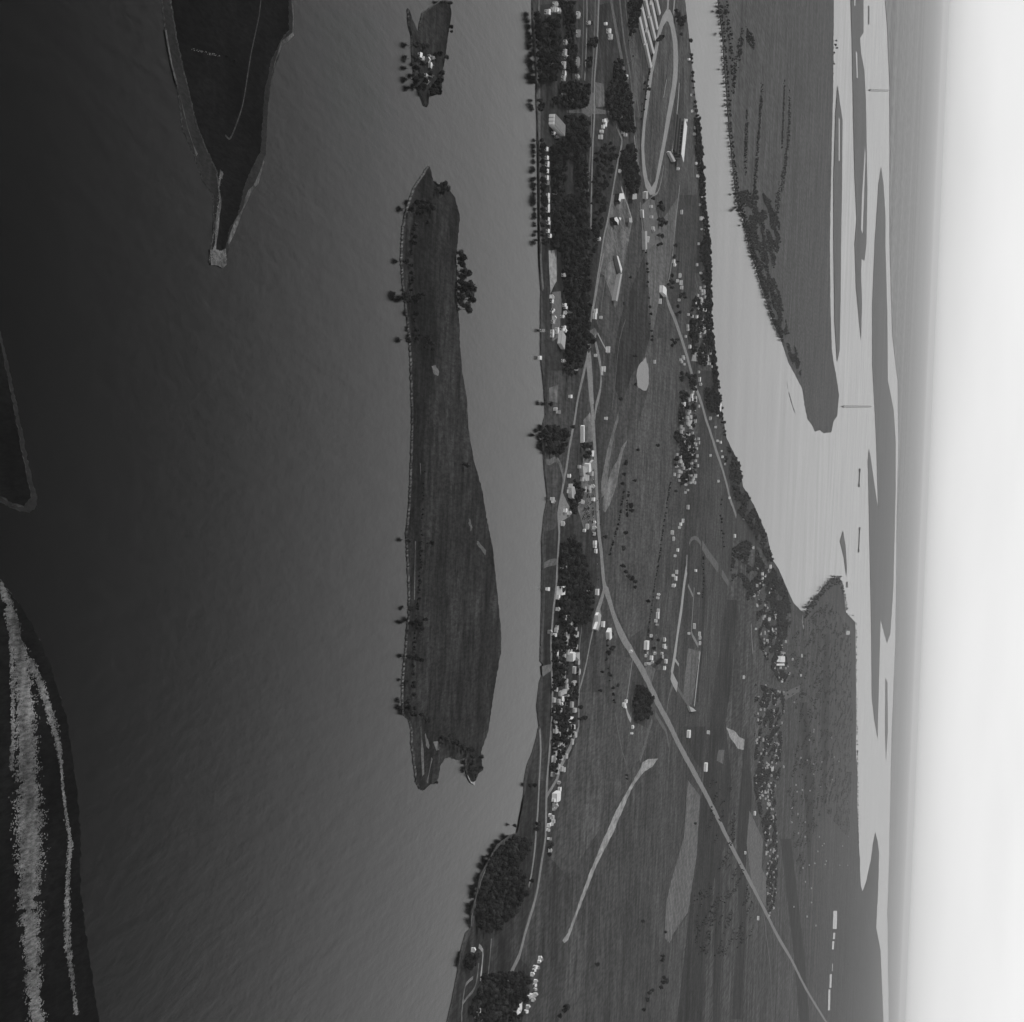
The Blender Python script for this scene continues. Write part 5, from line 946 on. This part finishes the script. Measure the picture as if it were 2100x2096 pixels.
building(1327, 1323, 16, 18, h=6, rh=2, wall='white', roof='roofw', label='bright white barn at the corner of the highway hamlet', cat='barn', name='barn')
houses('farm shed in the field above the highway hamlet', 'farm sheds above the hamlet', [(1349, 1262, 18, 'roofw'), (1350, 1252, 9, 'roofl'), (1351, 1219, 9, 'roofw'), (1349, 1226, 6, 'roofl'), (1345, 1273, 10, 'roofl'), (1348, 1281, 5)], wall=W_)
houses('shed beside the pale runway like road', 'sheds beside the runway like road', [(1424, 1284, 18, 'roofl'), (1435, 1300, 14, 'roofl'), (1436, 1308, 12, 'roofl'), (1436, 1319, 14, 'roofl'), (1433, 1217, 6, 'roofw'), (1413, 1299, 8, 'roofl'), (1381, 1201, 9, 'roofl'), (1427, 1170, 8, 'roofw'), (1294, 1336, 6, 'roofw')], wall=W_)
hull('long_shed', [(1413, 1448), (1421, 1452), (1428, 1458), (1418, 1460)], 5, 'pale', 'roofl', 'pale slanting block at the end of the runway like road', 'building')
building(1413, 1505, 16, 14, h=6, rh=2, wall='white', roof='roofw', label='bright small barn alone beside the highway midway', cat='barn', name='barn')
building(1448, 1573, 20, 16, h=6, rh=2, wall='white', roof='roofw', label='bright barn among dark meadows beyond the highway', cat='barn', name='barn')
FV = [(1580, 1162, 18, 'roofw'), (1564, 1177, 14, 'roofw'), (1569, 1181, 12, 'roofw'), (1564, 1186, 12, 'roofw'), (1553, 1201, 14, 'roofl'), (1547, 1221, 16, 'roofw'), (1577, 1215, 18, 'roofw'), (1569, 1263, 16, 'roofl'), (1578, 1270, 18, 'roofw'), (1590, 1267, 16, 'roofw'), (1583, 1291, 20, 'roofw'), (1574, 1315, 20, 'roofl'), (1601, 1369, 14, 'roofw'), (1612, 1316, 14, 'roofl'), (1604, 1396, 20, 'roofw'), (1643, 1385, 16, 'roofl'), (1551, 1290, 10, 'roofl'), (1526, 1389, 16, 'roofl'), (1626, 1352, 14), (1645, 1345, 24, 'roofl'), (1589, 1369, 16, 'roofl'), (1619, 1381, 14, 'roofl'), (1453, 1502, 12, 'roofl'), (1584, 1577, 20, 'roofw'), (1548, 1668, 20, 'roofw'), (1529, 1749, 14, 'roofl'), (1555, 1883, 20, 'roofl')]
houses('pale building in the distant village', 'pale buildings of the distant village', FV, join=True, wall=W_, h=6)
hull('great_barn', [(1601, 1346), (1610, 1346), (1610, 1358), (1600, 1358)], 12, 'white', 'roofw', 'largest white building of the distant village', 'barn')
hull('great_barn', [(1599, 1361), (1609, 1361), (1609, 1365), (1598, 1365)], 10, 'white', 'roofw', 'low white wing just below the largest white building', 'building')
building(1740, 1298, 26, 26, h=22, rh=3, wall='white', roof='roofw', kind='hip', label='white tank like building on the distant promontory shore', cat='tank', name='white_tank')
# far villages nobody could count: small houses joined in one object
rnd = random.Random(77); V = []; Fc = []; 
for poly, n in (([(1548, 1600), (1590, 1600), (1596, 1780), (1588, 1880), (1575, 1880), (1570, 1720)], 110), ([(1555, 1400), (1610, 1420), (1600, 1600), (1548, 1600)], 80), ([(1545, 1165), (1582, 1165), (1595, 1260), (1622, 1390), (1605, 1420), (1560, 1330)], 60), ([(1600, 1420), (1680, 1400), (1740, 1500), (1740, 1900), (1620, 1900)], 45), ([(1432, 600), (1455, 570), (1462, 760), (1436, 740)], 50), ([(1396, 820), (1430, 800), (1430, 990), (1392, 980)], 60), ([(1138, 1280), (1185, 1280), (1183, 1500), (1150, 1585), (1134, 1585)], 60), ([(1188, 950), (1218, 940), (1220, 1090), (1205, 1080)], 16)):
    k = 0
    while k < n:
        u = rnd.uniform(min(p[0] for p in poly), max(p[0] for p in poly)); v = rnd.uniform(min(p[1] for p in poly), max(p[1] for p in poly))
        p = G(u, v, 4)
        if not inside((u, v), poly) or noise.noise(Vector((p.x * .03, p.y * .006, 3))) < -.1: continue
        k += 1; a = rnd.uniform(5, 9) / 2; b = rnd.uniform(4, 7) / 2; h = rnd.uniform(2.5, 4)
        q = len(V)
        V += [(p.x + sx * a, p.y + sy * b, zz) for zz in (1, 1.3 + h) for sx, sy in ((-1, -1), (1, -1), (1, 1), (-1, 1))] + [(p.x - a, p.y, 3.3 + h), (p.x + a, p.y, 3.3 + h)]
        Fc += [tuple(q + i for i in f) for f in ((0, 1, 5, 4), (1, 2, 6, 5), (2, 3, 7, 6), (3, 0, 4, 7), (4, 5, 9, 8), (6, 7, 8, 9), (5, 6, 9), (7, 4, 8))]
for u, v in SMALL:
    p = G(u, v, 4); a = rnd.uniform(4.5, 7) / 2; b = rnd.uniform(4, 6) / 2; h = rnd.uniform(2.5, 3.6); q = len(V)
    V += [(p.x + sx * a, p.y + sy * b, zz) for zz in (1, 1.3 + h) for sx, sy in ((-1, -1), (1, -1), (1, 1), (-1, 1))] + [(p.x - a, p.y, 3.3 + h), (p.x + a, p.y, 3.3 + h)]
    Fc += [tuple(q + i for i in f) for f in ((0, 1, 5, 4), (1, 2, 6, 5), (2, 3, 7, 6), (3, 0, 4, 7), (4, 5, 9, 8), (6, 7, 8, 9), (5, 6, 9), (7, 4, 8))]
o = link_mesh('distant_houses', V, Fc, M['roofl']); tag(o, 'countless tiny pale houses scattered through the far villages and suburbs', 'houses', None, 'stuff')

# ------------------------------------------------------------ bridges, wharves, rubble, cars
def bridge(label, a, b, wdt, zt, n):
    A = G(*a, 2); B = G(*b, 2); d = B - A; L = d.length; r = bpy.data.objects.new('bridge', None); COL.objects.link(r)
    r.location = (A.x, A.y, 0); r.rotation_euler = (0, 0, atan2(d.y, d.x))
    child('deck', boxm('deck', 0, L, -wdt / 2, wdt / 2, zt - 1.5, zt, 'roofl'), r)
    for k in range(n):
        x = L * (k + .5) / n
        child('pier', boxm('pier', x - 14, x + 14, -wdt / 2 - 3, wdt / 2 + 3, -1, zt - 1.51, 'steel'), r)
    tag(r, label, 'bridge')
bridge('faint distant bridge from the tip of the wedge island across the wide river', (1728, 834), (1786, 834), 8, 8, 12)
bridge('fainter bridge close to the far shore near the photo top', (1783, 185), (1822, 186), 9, 9, 9)
for i, (u0, u1, v0, v1) in enumerate(((1761, 1764, 965, 995), (1761, 1763, 1085, 1129))):
    r = bpy.data.objects.new('wharf', None); COL.objects.link(r); p = G((u0 + u1) / 2, (v0 + v1) / 2, 2); r.location = (p.x, p.y, 0)
    s = px_per_m((u0 + u1) / 2, (v0 + v1) / 2); L = (v1 - v0) / s
    child('quay', boxm('quay', -L / 2, L / 2, -14, 14, -1, 5, 'steel'), r)
    for sx in (-1, 1): child('pier_head', boxm('pier_head', sx * L / 2 - 12, sx * L / 2 + 12, -45, 45, -1, 6, 'steel'), r)
    tag(r, ('upper dark wharf with block ends in the wide river', 'lower and longer dark wharf in the wide river')[i], 'wharf')
rnd = random.Random(5); V = []; Fc = []
for k in range(260):
    t = rnd.random(); u, v = 396 + 53 * t + rnd.uniform(-3, 3), 101 + 14 * t + rnd.uniform(-2, 2)
    if k > 60:
        t = rnd.random(); u, v = ((455 - 17 * t + rnd.uniform(-4, 4), 350 + 170 * t) if k % 2 else (429 + 36 * t, 534 + rnd.uniform(-16, 2)))
    p = G(u, v, 1.2); s = rnd.uniform(.12, .35); q = len(V)
    V += [(p.x - s, p.y, 1), (p.x, p.y - s, 1), (p.x + s, p.y, 1), (p.x, p.y + s, 1), (p.x + rnd.uniform(-.1, .1), p.y, 1 + s * 1.2)]
    Fc += [(q, q + 1, q + 4), (q + 1, q + 2, q + 4), (q + 2, q + 3, q + 4), (q + 3, q, q + 4)]
o = link_mesh('rubble', V, Fc, M['rock']); tag(o, 'pale stones strewn along the edge of the vignette-darkened marsh island', 'rubble', None, 'stuff')

CB = prism_mesh('body', [(-1.8, -.8), (1.8, -.8), (1.8, .8), (-1.8, .8)], .3, 1.0, 'roofl')
CB2 = prism_mesh('body', [(-2.2, -.9), (2.2, -.9), (2.2, .9), (-2.2, .9)], .3, 1.0, 'roofd')
CC = prism_mesh('cabin', [(-1.1, -.75), (.9, -.75), (.9, .75), (-1.1, .75)], 1.0, 1.6, 'dark')
CW = prism_mesh('wheel', [(-.35, -.12), (.35, -.12), (.35, .12), (-.35, .12)], 0, .65, 'dark')
CARS = {}
def car(u, v, ang, light, label, group):
    p = G(u, v, 1.8); r = bpy.data.objects.new('car', None); COL.objects.link(r); r.location = (p.x, p.y, 1.76); r.rotation_euler = (0, 0, ang)
    child('body', CB if light else CB2, r); child('cabin', CC, r)
    for sx in (-1, 1):
        for sy in (-1, 1):
            w = child('wheel', CW, r); w.location = (sx * 1.35, sy * .85, 0)
    tag(r, label, 'car', group); CARS.setdefault(label, []).append((p.x, p.y, r))
for k in range(70):
    u, v = rnd.choice(((rnd.uniform(1203, 1216), rnd.uniform(1010, 1075)), (rnd.uniform(1214, 1216), rnd.uniform(985, 1098)), (rnd.uniform(1193, 1207), rnd.uniform(1040, 1065))))
    lt = rnd.random() < .65
    car(u, v, rnd.choice((0, pi / 2, .3)) + rnd.uniform(-.1, .1), lt, ('light' if lt else 'dark') + ' car parked in the dusty yards beside the highway', ('light' if lt else 'dark') + ' cars parked beside the highway')
for k in range(18):
    lt = rnd.random() < .7
    car(1223 + k * .9 if k < 9 else rnd.uniform(1286, 1300), rnd.uniform(1010, 1200) if k < 9 else rnd.uniform(0, 140), pi / 2, lt, ('light' if lt else 'dark') + ' car driving on a road', 'cars on the roads')

for lab, L in CARS.items(): single_out(L, lab.replace('in the dusty yards beside', 'in the yards by'))

# ------------------------------------------------------------ haze
hv = bpy.data.materials.new('haze'); hv.use_nodes = True; t = hv.node_tree; t.nodes.clear()
pv = t.nodes.new('ShaderNodeVolumePrincipled'); pv.inputs['Color'].default_value = (.96, .96, .96, 1)
pv.inputs['Density'].default_value = 1.45e-5; pv.inputs['Anisotropy'].default_value = 0.0
mo = t.nodes.new('ShaderNodeOutputMaterial'); t.links.new(pv.outputs[0], mo.inputs['Volume'])
M['haze'] = hv
a, b0, b1, z0, z1 = 155000, -4000, 155000, -2.0, 540.0
V = [(-a, b0, z0), (a, b0, z0), (a, b1, z0), (-a, b1, z0), (-a, b0, z1), (a, b0, z1), (a, b1, z1), (-a, b1, z1)]
o = link_mesh('haze', V, [(3, 2, 1, 0), (4, 5, 6, 7), (0, 1, 5, 4), (1, 2, 6, 5), (2, 3, 7, 6), (3, 0, 4, 7)], hv)
tag(o, 'pale summer haze over the whole river plain', 'haze', None, 'stuff')
print('buildings', NB[0], 'objects', len(bpy.data.objects))
